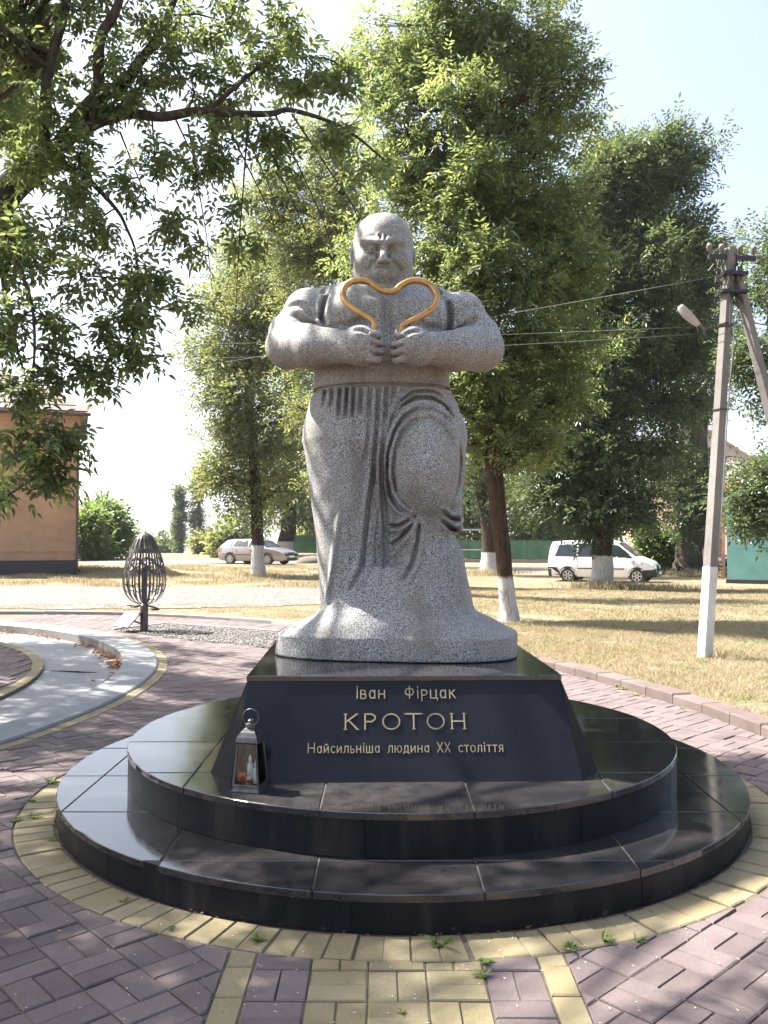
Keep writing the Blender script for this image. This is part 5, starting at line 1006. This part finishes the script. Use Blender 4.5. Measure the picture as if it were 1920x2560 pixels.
# turquoise house front with toothed brick end
tw = at(1812, 1460, 37.3)
th_ = thing('turquoise_house', 'turquoise rendered wall with toothed brick end beyond the utility pole', 'building', (tw.x, 37.3, tz(tw.x, 37.3) - .05), math.radians(-24))
MB().box((6.1, 2.5, 1.8), (12, 5, 3.6)).build('wall', M['turq'], th_); MB().box((6.1, 2.5, .06), (12.1, 5.1, .3)).build('socle', M['socle'], th_); MB().box((6.05, 2.5, 3.67), (12.5, 5.5, .14)).build('roof', M['sheet'], th_)
for k in range(40): MB().box((.02 - (.06 if k % 2 else 0) - .06, .13, .26 + k * .082), (.22 if k % 2 else .12, .25, .07)).build('brick', M['redbrick'], th_)
MB().box((.9, -.12, 3.4), (1.1, .1, .28)).build('awning', plain('purple_awning', (.25, .08, .3), .6), th_)
# gable house with the pale sheet roof
Ap, Er = at(1745, 1046, 60), at(1895, 1142, 57); d_ = Vector((.85, .52, 0)) * 15; rk = Er - Ap; Fl = Ap + Vector((-rk.x, -rk.y, rk.z)); g0 = tz(Ap.x, 60) - .1
gh = thing('gable_house', 'gabled house with pale sheet metal roof above the turquoise wall', 'building', (Ap.x, Ap.y, g0)); O_ = Vector((Ap.x, Ap.y, g0))
def gv(*p): return [tuple(v - O_) for v in p]
gr = lambda v: Vector((v.x, v.y, g0)); dn = Vector((0, 0, -.12)); ins = .95
E2, F2 = Ap.lerp(Er, ins), Ap.lerp(Fl, ins); midz = Vector((0, 0, -1.6))
MB().add(gv(gr(F2), gr(E2), E2 + midz + dn, F2 + midz + dn, gr(F2) + d_, gr(E2) + d_, E2 + d_ + midz + dn, F2 + d_ + midz + dn), [(0, 1, 2, 3), (5, 4, 7, 6), (1, 5, 6, 2), (4, 0, 3, 7), (3, 2, 6, 7)]).build('wall', M['pink'], gh)
MB().add(gv(F2 + midz + dn, E2 + midz + dn, E2 + dn, Ap + dn, F2 + dn, F2 + d_ + midz + dn, E2 + d_ + midz + dn, E2 + d_ + dn, Ap + d_ + dn, F2 + d_ + dn), [(0, 1, 2, 3, 4), (9, 8, 7, 6, 5), (1, 6, 7, 2), (0, 4, 9, 5)]).build('gable', M['beige'], gh)
oh = d_ * -.05
for e in (Er, Fl):
    a1, a2, a3, a4 = Ap + oh, e + oh, e + d_, Ap + d_; up_ = Vector((0, 0, .1)); MB().add(gv(a1, a2, a3, a4, a1 + up_, a2 + up_, a3 + up_, a4 + up_), [(0, 1, 2, 3), (7, 6, 5, 4), (0, 4, 5, 1), (1, 5, 6, 2), (2, 6, 7, 3), (3, 7, 4, 0)]).build('roof_slope', M['sheet'], gh)
    MB().tube(gv(a1 + Vector((0, -.03, .02)), a2 + Vector((0, -.03, .02))), .1, 5).build('barge_board', M['beige'], gh)
# salmon outbuilding and corrugated gate
sb = at(1608, 1430, 54)
so_ = thing('salmon_outbuilding', 'small salmon rendered outbuilding behind the white van', 'building', (sb.x, 54, tz(sb.x, 54) - .05)); MB().box((.1, 1, 1.5), (1.5, 2, 3.0)).build('wall', M['pink'], so_); MB().box((.1, 1, 3.06), (1.8, 2.3, .12)).build('roof', M['sheet'], so_); MB().box((.72, -.05, 1.4), (.26, .12, 2.8)).build('gate_post', M['dkwood'], so_)
gx0 = at(1640, 1430, 51).x
gt_ = thing('corrugated_gate', 'grey corrugated metal gate behind the brown trunk', 'gate', (gx0, 51, tz(gx0, 51) - .02))
for k in range(7):
    b = MB(); vs = []; x0 = k * .56; nn_ = 14
    for i in range(nn_ + 1): x = x0 + .54 * i / nn_; y = .028 * math.sin(i * math.pi * 2 / 3.5); vs += [(x, y, 0), (x, y, 2.5), (x, y + .006, 0), (x, y + .006, 2.5)]
    fs = []
    for i in range(nn_): q0 = i * 4; fs += [(q0, q0 + 4, q0 + 5, q0 + 1), (q0 + 6, q0 + 2, q0 + 3, q0 + 7), (q0 + 1, q0 + 5, q0 + 7, q0 + 3)]
    b.add(vs, fs).build('sheet_panel', M['corr'], gt_)
for z in (.4, 2.1): MB().box((1.95, .06, z), (3.95, .05, .06)).build('rail', M['iron'], gt_)
# green fences
def fence(label, pts, h, m, foot):
    p0 = Vector(pts[0]); t = thing('green_fence', label, 'fence', tuple(p0), group='green panel fences along the road'); p1 = Vector(pts[1]); L = (p1 - p0).length; n = int(L / 2.2); ang = math.atan2(p1.y - p0.y, p1.x - p0.x); t.rotation_euler[2] = ang
    for k in range(n):
        w_ = L / n; z_ = (p1.z - p0.z) * (k + .5) / n; MB().box(((k + .5) * w_, 0, z_ + foot + h / 2), (w_ - .05, .03, h)).build('panel', m, t); MB().box((k * w_, .05, z_ + (foot + h) / 2), (.07, .07, foot + h + .06)).build('post', M['iron'], t)
    MB().box((L / 2, .02, foot / 2 - .1 + (p1.z - p0.z) / 2), (L, .25, foot + .1)).build('footing', M['kerb'], t); return t
def gp(px, Y): x = at(px, 1390, Y).x; return (x, Y, tz(x, Y))
fence('green panel fence beside the estate car bonnet', (gp(728, 66), gp(960, 64)), 1.35, M['green'], .35)
fence('long green panel fence across the road behind the van', (gp(1100, 71), gp(1620, 68)), 1.5, M['green'], .3)
pf = thing('pipe_frame', 'thin grey pipe frame standing right of the strongman', 'frame', gp(1208, 47)); fz = pf.location.z
hz_ = at(1208, 1325, 47).z - fz; xl_ = at(1130, 1325, 47).x - pf.location.x
for pts in ([(0, 0, 0), (0, 0, hz_)], [(xl_, 0, 0), (xl_, 0, hz_)]): MB().tube(pts, .05, 8).build('post', M['corr'], pf)
MB().tube([(xl_, 0, hz_), (0, 0, hz_)], .05, 8).build('crossbar', M['corr'], pf); MB().tube([(xl_, 0, hz_ * .55), (0, 0, hz_ * .55)], .035, 8).build('rail', M['corr'], pf); MB().tube([(0, 0, .55), (-.5, -.5, 0)], .03, 6).build('brace', M['corr'], pf)
# ---------------------------------------------------------------- utility pole
up = thing('utility_pole', 'leaning concrete utility pole with limewashed foot and braced top on the lawn', 'utility pole', (3.88, 10.51, tz(3.88, 10.51) - .04))
def taper(a, b_, ra, rb, rot):                            # square section with cut corners
    a, b_ = Vector(a), Vector(b_); vs = []
    for p, r in ((a, ra), (b_, rb)):
        for k in range(8): an = math.radians(rot) + k * math.pi / 4 + (math.pi / 8 if False else 0); rr_ = r * (1.0 if k % 2 else .93); an += (.22 if k % 2 else -.22) * (1 if (k // 1) % 2 else -1) * 0; vs.append(p + Vector((math.cos(an) * rr_, math.sin(an) * rr_, 0)))
    return MB().add(vs, [tuple(range(7, -1, -1)), tuple(range(8, 16))] + [(i, (i + 1) % 8, 8 + (i + 1) % 8, 8 + i) for i in range(8)])
def sect(a, b_, wa, wb, rot, ch=.18):
    a, b_ = Vector(a), Vector(b_); vs = []
    for p, w_ in ((a, wa), (b_, wb)):
        h = w_ / 2; c_ = h * (1 - ch)
        for x, y in ((-c_, -h), (c_, -h), (h, -c_), (h, c_), (c_, h), (-c_, h), (-h, c_), (-h, -c_)): cr, sr = math.cos(rot), math.sin(rot); vs.append(p + Vector((x * cr - y * sr, x * sr + y * cr, 0)))
    return MB().add(vs, [tuple(range(7, -1, -1)), tuple(range(8, 16))] + [(i, (i + 1) % 8, 8 + (i + 1) % 8, 8 + i) for i in range(8)])
rtp = math.radians(28); TX, TZ = .37, 5.05
def pp(f): return (TX * f, 0, TZ * f)
sect(pp(0), pp(1), .135, .105, rtp).build('pole', M['polec'], up); sect(pp(-.01), pp(.226), .139, .134, rtp).build('limewash_coat', M['lime'], up)
sect((1.62, .1, -.1), (.47, .05, 4.72), .125, .1, rtp).build('brace_pole', M['polec'], up)
MB().box((.40, 0, 4.72), (.3, .2, .04), .1).build('clamp', M['iron'], up); MB().box((.39, 0, 4.5), (.34, .2, .035), .1).build('clamp', M['iron'], up)
MB().box((.39, 0, 4.93), (.62, .05, .05), .15).build('crossarm', M['iron'], up)
for x in (.1, .26, .5, .68): MB().lathe([(.012, 0), (.012, .05), (.035, .06), (.03, .09), (.04, .1), (.026, .14)], 10, (x, (x - .39) * .15, 4.95)).build('insulator', M['polec'], up, True)
for k in range(14):                                      # tangle of wires about the head of the pole
    a = random.uniform(0, 6.3); p = [Vector((.37 + random.gauss(0, .11), random.gauss(0, .06), random.uniform(4.3, 5.15))) for _ in range(4)]; MB().tube(catmull(p, 4), .007, 4).build('loose_wire', M['dplastic'], up)
MB().tube([(.38, .09, 4.7), (.45, .11, 4.0), (.36, .12, 3.0), (.29, .12, 2.0), (.2, .13, 1.0), (.16, .14, .3), (.14, .16, 0)], .01, 5).build('down_cable', M['corr'], up)
MB().tube([(.33, -.09, 4.45), (.31, -.1, 4.0), (.4, -.09, 3.9), (.3, -.1, 3.3)], .006, 4).build('loose_wire', M['dplastic'], up)
for z in (3.05, 4.1): sect((TX * z / TZ, 0, z), (TX * z / TZ, 0, z + .012), .142, .142, rtp).build('wire_band', M['iron'], up)
lm = lambda px, py: at(px, py, 10.4) - Vector(up.location)
MB().tube([lm(1835, 812), lm(1757, 822)], .014, 6).build('lamp_arm', M['iron'], up); MB().tube([lm(1762, 826), lm(1745, 806)], .02, 8).build('lamp_neck', M['kerbbrick'], up)
l0, l1 = lm(1748, 812), lm(1700, 764); ld = (l1 - l0).normalized(); ls = Vector((0, 1, 0)); ln = ld.cross(ls)
lp = MB(); vs = []
for f, w_, h in ((0, .035, .03), (.2, .05, .045), (.6, .07, .055), (.92, .065, .045), (1, .045, .025)): c_ = l0.lerp(l1, f); vs += [c_ - ls * w_ - ln * h * .3, c_ + ls * w_ - ln * h * .3, c_ + ls * w_ * .8 + ln * h, c_ - ls * w_ * .8 + ln * h]
lp.add(vs, [(i * 4 + k, i * 4 + (k + 1) % 4, i * 4 + 4 + (k + 1) % 4, i * 4 + 4 + k) for i in range(4) for k in range(4)] + [(3, 2, 1, 0), (16, 17, 18, 19)]).build('lamp_head', plain('lamp_shell', (.36, .33, .31), .5), up, True, 40)
def cable(label, a, b_, sag, r=.008, m='wire'):
    a, b_ = Vector(a), Vector(b_); o = MB().tube([a.lerp(b_, t_) - a + Vector((0, 0, -sag * 4 * t_ * (1 - t_))) for t_ in np.linspace(0, 1, 25)], r, 4).build('overhead_cable', M[m], None, True, loc=tuple(a)); return tag(o, label, 'cable', 'cables strung from the utility pole')
cable('pale cable from the pole head past the statue to the orange building', at(1797, 690, 10.4), at(150, 962, 37.6), .12, .0032)
cable('dark cable from the lamp arm passing behind the strongman', at(1800, 815, 10.45), at(120, 862, 38.2), .1, .0032, 'dplastic'); cable('lower dark cable from the pole below the lamp arm', at(1797, 832, 10.45), at(115, 892, 38.2), .2, .0032, 'dplastic')
for py, z_, l_ in ((632, 5.06, 'topmost cable running right from the pole head'), (742, 4.55, 'middle cable running right past the brace'), (800, 4.25, 'lowest cable running right behind the brace')): cable(l_, at(1845, py, 10.55), (9.8, 14.5, z_ + .6), .1, .009, 'dplastic')
# ---------------------------------------------------------------- metal egg on its post
ex, ey = -3.86, 13.95
eg = thing('metal_egg', 'openwork metal egg on a post with a slanted plaque by the basin', 'sculpture', (ex, ey, -.005))
EGP = [(.0, 1.605), (.05, 1.595), (.10, 1.56), (.155, 1.49), (.21, 1.38), (.262, 1.24), (.305, 1.09), (.333, .95), (.344, .83), (.335, .72), (.30, .61), (.24, .52), (.15, .455), (.06, .432)]
def er(z): return float(np.interp(z, [p[1] for p in EGP[::-1]], [p[0] for p in EGP[::-1]]))
MB().lathe([(.064, 0), (.064, .43), (.045, .45), (.042, 1.0), (.02, 1.04)], 16).build('post', M['eggiron'], eg, True, 40)
NRB = 18
def strip(b, pts, w_, th=.008):                           # flat bar that lies on the egg's surface
    for (a0, z0), (a1, z1) in zip(pts, pts[1:]):
        P_ = []
        for a, z in ((a0, z0), (a1, z1)):
            r = er(z); rad = Vector((math.cos(a), math.sin(a), 0)); P_.append(Vector((rad.x * r, rad.y * r, z)))
        d = (P_[1] - P_[0]); nrm = Vector((math.cos((a0 + a1) / 2), math.sin((a0 + a1) / 2), .2)).normalized(); s_ = d.cross(nrm); s_ = s_.normalized() * w_ / 2 if s_.length > 1e-6 else Vector((0, 0, 0))
        vs = [P_[0] - s_, P_[0] + s_, P_[1] + s_, P_[1] - s_]; b.add(vs + [v - nrm * th for v in vs], [(0, 1, 2, 3), (7, 6, 5, 4), (0, 4, 5, 1), (1, 5, 6, 2), (2, 6, 7, 3), (3, 7, 4, 0)])
for k in range(NRB):
    a = 2 * math.pi * k / NRB; b = MB(); zz = list(np.linspace(.44, 1.6, 22)); strip(b, [(a, z) for z in zz], .024 if k % 3 else .034); b.build('rib', M['eggiron'], eg)
da = 2 * math.pi / NRB
for k in range(NRB):
    b = MB(); a = k * da
    if k % 2 == 0: strip(b, [(a, 1.12), (a + da, 1.02), (a + 2 * da, 1.12)], .02); strip(b, [(a, .92), (a + da, 1.02), (a + 2 * da, .92)], .02)
    else: strip(b, [(a, 1.2), (a + da, 1.12), (a + 2 * da, 1.2)], .016)
    b.build('lattice_bar', M['eggiron'], eg)
for k in range(NRB // 2):
    b = MB(); a = k * 2 * da; strip(b, [(a + da * (.5 + .5 * math.cos(t_)), .70 + .06 * math.sin(t_)) for t_ in np.linspace(0, math.pi, 7)], .014); strip(b, [(a + da * (1.5 + .5 * math.cos(t_)), .70 - .05 * math.sin(t_)) for t_ in np.linspace(0, math.pi, 7)], .014); b.build('scroll', M['eggiron'], eg)
b = MB(); strip(b, [(2 * math.pi * k / 36, 1.30 + .03 * math.sin(k * math.pi)) for k in range(37)], .06); b.build('pattern_band', M['eggiron'], eg)
for sgn, pts, leaf in ((-1, [(-.05, 0, .42), (-.14, -.02, .405), (-.2, -.03, .42), (-.27, -.04, .425)], (-.15, -.02, .40)), (1, [(.05, 0, .42), (.14, -.03, .40), (.2, -.04, .385), (.27, -.06, .365)], (.19, -.06, .36))):
    MB().tube([Vector(p) for p in pts], [.012, .016, .012, .007], 6).build('twig', M['eggiron'], eg); MB().ell(leaf, (.07, .03, .018)).build('leaf', M['eggiron'], eg, True)
pm = Matrix.Rotation(math.radians(-38), 3, 'Z') @ Matrix.Rotation(math.radians(42), 3, 'X'); pc = Vector((-.25, -.08, .2))
MB().box(pc, (.38, .32, .022), m=pm).build('plaque_frame', M['eggiron'], eg); MB().box(pc + pm @ Vector((0, 0, .013)), (.34, .28, .006), m=pm).build('plaque_face', plain('plaque_white', (.68, .7, .74), .35), eg); MB().tube([pc + Vector((.08, .03, -.02)), (-.03, 0, .12)], .014, 6).build('bracket', M['eggiron'], eg)
# ---------------------------------------------------------------- lantern with candles
lx, ly, lz = -.617, 4.03, Z1 + .0015
LSC = .93
LT = thing('grave_lantern', 'black metal lantern with glass sides on the upper step before the plinth', 'lantern', (lx, ly, lz), math.radians(-14))
LT.scale = (LSC,) * 3
hw0, hw1, zb, zt = .064, .047, .03, .235
MB().lathe([(.105, 0), (.105, .004), (.094, .014), (.092, .024), (.09, .03)], 4, sq=1).build('base', M['lanmetal'], LT)
for sx, sy in ((-1, -1), (1, -1), (1, 1), (-1, 1)): MB().tube([(sx * hw0, sy * hw0, zb), (sx * hw1, sy * hw1, zt)], .0055, 4).build('corner_post', M['lanmetal'], LT)
for k in range(4):
    R_ = Matrix.Rotation(k * math.pi / 2, 3, 'Z'); p = [R_ @ Vector(v) for v in ((-hw0 + .004, -hw0, zb), (hw0 - .004, -hw0, zb), (hw1 - .004, -hw1, zt), (-hw1 + .004, -hw1, zt))]; nrm = R_ @ Vector((0, .002, 0))
    MB().add(p + [v + nrm for v in p], [(0, 1, 2, 3), (7, 6, 5, 4), (0, 4, 5, 1), (1, 5, 6, 2), (2, 6, 7, 3), (3, 7, 4, 0)]).build('glass_pane', M['glass'], LT)
    for (hw, z) in ((hw0, zb), (hw1, zt)): MB().tube([R_ @ Vector((-hw, -hw, z)), R_ @ Vector((hw, -hw, z))], .005, 4).build('rail', M['lanmetal'], LT)
MB().lathe([(.08, .232), (.082, .24), (.074, .262), (.056, .284), (.036, .3), (.028, .304)], 4, sq=1).build('roof', M['lanmetal'], LT)
MB().lathe([(.026, .304), (.024, .318), (.03, .321), (.012, .327), (.01, .334), (.016, .339), (.006, .347)], 16).build('finial', M['lanmetal'], LT, True, 40)
MB().tube([(.042 * math.cos(a), 0, .352 + .042 * math.sin(a)) for a in np.linspace(-2.3, 5.4 - math.pi * .0, 20) if True][2:18], .0035, 6).build('handle', M['lanmetal'], LT, True)
cw = plain('candle_wax', (.78, .76, .72), .5)
def candle(label, dx, dy, h, r):
    c_ = Matrix.Rotation(math.radians(-14), 3, 'Z') @ Vector((dx, dy, 0)); o = thing('candle', label, 'candle', (lx + c_.x, ly + c_.y, lz + .0315), group='candles in the lantern'); MB().lathe([(r, 0), (r, h - .006), (r * .7, h)], 14).build('wax_body', cw, o, True, 40)
    MB().lathe([(.003, h), (.008, h + .012), (.0055, h + .026), (.0006, h + .038)], 10).build('flame_bulb', cw, o, True)
candle('taller white candle standing inside the lantern', -.004, .005, .086, .0125); candle('second white candle nearer the lantern door', .03, -.012, .07, .0115); candle('short stub of white candle inside the lantern', .004, -.028, .035, .013)
fp = MB(); fo = Matrix.Rotation(math.radians(-14), 3, 'Z') @ Vector((-.03, -.026, 0))
for (nm, lab, dx, dy, sz_, m_) in (('artificial_flower', 'orange cloth flower inside the lantern', -.03, -.028, .03, plain('orange_cloth', (.85, .26, .03), .6)), ('artificial_flower', 'red cloth flower inside the lantern beside the orange one', .008, -.038, .018, plain('red_cloth', (.7, .05, .03), .7))):
    c_ = Matrix.Rotation(math.radians(-14), 3, 'Z') @ Vector((dx, dy, 0)); n_ = 16; cc = np.tile(np.array([0, 0, sz_ * 1.0]), (n_, 1)); dv = rv(n_); dv[:, 2] = np.abs(dv[:, 2]) * .8; 
    o = link(nm, leaves_mesh(nm, cc - np.array([0, 0, sz_ * .5]), dv, rv(n_), np.full(n_, sz_ * 1.2), np.full(n_, sz_), True), m_, None, (lx + c_.x, ly + c_.y, lz + .033)); tag(o, lab, 'flower')
# ---------------------------------------------------------------- weeds, litter, grasses
WL = ['biggest rosette weed in the yellow ring before the steps', 'weed at the inner corner of yellow path and purple column', 'lower weed beside the purple path column', 'weed where the yellow ring meets the yellow stripe', 'spreading weed on the outer edge of the yellow ring', 'little weed between yellow ring and lit purple bricks', 'weed at the head of the yellow path stripe', 'tiny upright sprout on the yellow ring near dark bricks', 'tiny sprout between shaded yellow ring bricks', 'tall grassy weed at the end of the yellow ring by the lower step', 'weed by the yellow ring opposite the lower step', 'leafy weed spreading on the yellow ring beside the step', 'weed in purple bricks next to the yellow ring', 'grey green weed at the foot of the brick kerb', 'smaller weed next to the grey green one by the brick kerb', 'tiny weed in the middle of the yellow basket weave path', 'small weed between yellow ring bricks under the lower step']
for i, (px, py, sz_) in enumerate(((1105, 2363, .07), (1212, 2408, .05), (1205, 2440, .045), (1432, 2372, .045), (1508, 2352, .06), (1595, 2350, .04), (645, 2350, .045), (430, 2324, .03), (310, 2252, .03), (128, 1958, .07), (78, 2005, .05), (85, 2045, .06), (42, 2052, .05), (1552, 1722, .075), (1588, 1738, .055), (1005, 2530, .025), (130, 2100, .03))):
    r = ray(px, py); t_ = -CAMH / r[2]; n_ = random.randint(7, 11); an = RNG.uniform(0, 6.28, n_); dv = np.stack([np.cos(an), np.sin(an), RNG.uniform(.25, .9, n_)], 1)
    o = link('weed', leaves_mesh('weed', np.zeros((n_, 3)) + RNG.normal(0, .004, (n_, 3)) * np.array([1, 1, 0]), dv, np.tile([0, 0, 1.], (n_, 1)) + RNG.normal(0, .2, (n_, 3)), RNG.uniform(.6, 1.1, n_) * sz_, RNG.uniform(.25, .4, n_) * sz_, True), M['weed'], None, (r[0] * t_, r[1] * t_, -.004)); tag(o, WL[i], 'weed', 'weeds in the paving joints')
n_ = 230; pts = []
while len(pts) < n_:
    y = 2.3 + 4.2 * random.random() ** 1.5; x = random.uniform(-.5, .5) * y
    if math.hypot(x - CX, y - CY) > R2 + .03 and x < 2.9 and math.hypot(x - PC[0], y - PC[1]) > PR: pts.append((x, y, .003))
P = np.array(pts); an = RNG.uniform(0, 6.28, n_); dv = np.stack([np.cos(an), np.sin(an), RNG.normal(0, .08, n_)], 1)
stuff(link('fallen_seeds', leaves_mesh('fallen_seeds', P, dv, np.tile([0, 0, 1.], (n_, 1)), RNG.uniform(.008, .018, n_), RNG.uniform(.003, .005, n_)), M['seed']), 'pale seeds and petals scattered over the brick paving', 'litter')
pts = []
for a0, n0, sp in ((1.02, 30, .03), (.86, 40, .04), (.66, 30, .03), (.52, 60, .03), (.42, 80, .03), (.335, 60, .02), (.18, 25, .03)):
    for k in range(n0): a = a0 + random.gauss(0, sp); r_ = BI - .03 - abs(random.gauss(0, .07)); pts.append((PC[0] + r_ * math.cos(a), PC[1] + r_ * math.sin(a), -.106 + abs(random.gauss(0, .018))))
P = np.array(pts); n_ = len(P); stuff(link('dead_leaves', leaves_mesh('dead_leaves', P, rv(n_) * np.array([1, 1, .35]), np.tile([0, 0, 1.], (n_, 1)) + RNG.normal(0, .5, (n_, 3)), RNG.uniform(.04, .08, n_), RNG.uniform(.025, .045, n_), True), M['dead']), 'brown dead leaves heaped along the inner wall of the basin', 'leaves')
n_ = 260; an = RNG.uniform(0, 6.28, n_); P = np.stack([CX + (R2 + .008 + np.abs(RNG.normal(0, .008, n_))) * np.cos(an), CY + (R2 + .008) * np.sin(an), RNG.uniform(-.004, .006, n_)], 1)
stuff(link('leaf_crumbs', leaves_mesh('leaf_crumbs', P, rv(n_) * np.array([1, 1, .3]), np.tile([0, 0, 1.], (n_, 1)) + RNG.normal(0, .4, (n_, 3)), RNG.uniform(.012, .03, n_), RNG.uniform(.006, .014, n_)), M['dead']), 'dry crumbs of leaf in the gap round the lower step', 'litter')

r = ray(290, 1657); t_ = (-.109 - CAMH) / r[2]; tag(MB().box((0, 0, .02), (.28, .1, .035), .5).build('paper_scrap', M['lime'], None, loc=(r[0] * t_, r[1] * t_, -.109)), 'crumpled white paper lying in the basin among dead leaves', 'paper')
r = ray(180, 1683); t_ = (-.109 - CAMH) / r[2]; tag(MB().tube([(-.3, .1, .012), (-.12, .03, .02), (.05, .03, .012), (.16, -.04, .018), (.3, -.03, .014)], [.004, .008, .01, .008, .004], 6).build('dry_stick', M['twig'], None, loc=(r[0] * t_, r[1] * t_, -.109)), 'dry stick lying on the basin floor', 'stick')
def blades(name, label, P, h, wd, m, lean=.45):
    n = len(P); an = RNG.uniform(0, 6.28, n); d = np.stack([np.cos(an) * lean, np.sin(an) * lean, np.ones(n)], 1) + RNG.normal(0, .15, (n, 3)); H_ = h * RNG.uniform(.5, 1.3, n)
    return stuff(link(name, leaves_mesh(name, P, d, rv(n), H_, np.full(n, wd)), m), label, 'grass')
def gsc(n, x0, x1, y0, y1, fn):
    out = []
    while sum(map(len, out)) < n:
        x = RNG.uniform(x0, x1, 4000); y = RNG.uniform(y0, y1, 4000); k = fn(x, y); out.append(np.stack([x[k], y[k], terr(x[k], y[k]) - .003], 1))
    return np.concatenate(out)[:n]
blades('dry_lawn', 'short dry straw-coloured grass of the lawn right of the kerb', gsc(95000, 1.0, 7.5, 5, 15, lambda x, y: (plaza_d(x, y) > .22) & (x < y * .5 + .8) & (vnoise(x, y, .5) > -.5)), .055, .005, M['straw'], .9)
blades('dry_lawn', 'dry straw-coloured grass farther back on the lawn', gsc(50000, -2, 15, 14, 31, lambda x, y: (plaza_d(x, y) > .3) & (x < y * .5 + .8) & (vnoise(x, y, 1.1, 4) > -.2) & ((y > 26) | (x > 1.5))), .075, .012, M['straw'], .8)
blades('dry_grass', 'tall dry grass beyond the gravel yard', gsc(26000, -16, 2, 25.5, 46, lambda x, y: (x > -y * .5) & (vnoise(x, y, 1.5, 1) > .0)), .14, .02, M['straw'], .6)
blades('dry_grass', 'strip of dry grass between kerb and gravel yard', gsc(9000, -9, 1.5, 15.3, 19, lambda x, y: (plaza_d(x, y) > .2) & (y < 18.8 + .25 * np.maximum(0, x + 4)) & (vnoise(x, y, .7, 2) > -.1)), .05, .007, M['straw'], .8)
blades('green_tufts', 'sparse green blades among the dry lawn right of the kerb', gsc(9000, 1.0, 9, 5, 22, lambda x, y: (plaza_d(x, y) > .2) & (x < y * .5 + .8) & (vnoise(x, y, .35, 5) > .45)), .06, .007, M['weed'], .8)
P = gsc(900, .8, 8, 5, 20, lambda x, y: (plaza_d(x, y) > -.1) & (x < y * .5 + .8)); P[:, 2] = np.maximum(P[:, 2], -.0) + .02; n_ = len(P)
stuff(link('fallen_leaves', leaves_mesh('fallen_leaves', P, rv(n_) * np.array([1, 1, .25]), np.tile([0, 0, 1.], (n_, 1)) + RNG.normal(0, .4, (n_, 3)), RNG.uniform(.03, .07, n_), RNG.uniform(.015, .035, n_), True), M['dead']), 'brown leaves lying scattered over the dry lawn', 'leaves')
def tuft(x0, y0, n, sp, h, label, wd=.012):
    P = np.stack([RNG.normal(x0, sp, n), RNG.normal(y0, sp * .8, n)], 1); blades('tall_grass', label, np.c_[P, terr(P[:, 0], P[:, 1]) - .01], h, wd, M['straw'], .5)
tuft(7.7, 29.7, 1500, .6, .4, 'tall dry grass round the stout limewashed ash', .02); tuft(9.4, 30.6, 1000, .9, .26, 'tall dry grass before the front wheel of the van', .02); tuft(-4.9, 33.9, 500, .5, .22, 'dry grass round the foot of the slim ash', .016); tuft(4.1, 10.55, 260, .25, .13, 'dry grass round the foot of the utility pole', .006); tuft(16.4, 44.6, 900, 1.3, .5, 'tall dry grass at the brown trunk', .025); tuft(5.2, 45.8, 700, 1., .5, 'tall dry grass by the far limewashed ash', .025)
eh = at(782, 1400, 52); tag(MB().ell((0, 0, 0), (1.0, .8, .45), 16, 8).build('earth_heap', M['soil'], None, True, loc=(eh.x, 52, tz(eh.x, 52))), 'small dark heap of earth in front of the estate car', 'heap')

# ---------------------------------------------------------------- air: a thin even haze round the whole place
hz = MB().box((0, 2200, 95), (9000, 11000, 390)); hm = bpy.data.materials.new('haze_air'); hm.use_nodes = True; ht_ = hm.node_tree; ht_.nodes.clear(); ho = ht_.nodes.new('ShaderNodeOutputMaterial'); pv_ = ht_.nodes.new('ShaderNodeVolumePrincipled'); pv_.inputs['Color'].default_value = (.86, .92, 1, 1); pv_.inputs['Density'].default_value = .00028; pv_.inputs['Anisotropy'].default_value = .4; ht_.links.new(pv_.outputs[0], ho.inputs['Volume'])
ho_ = hz.build('haze', hm); stuff(ho_)
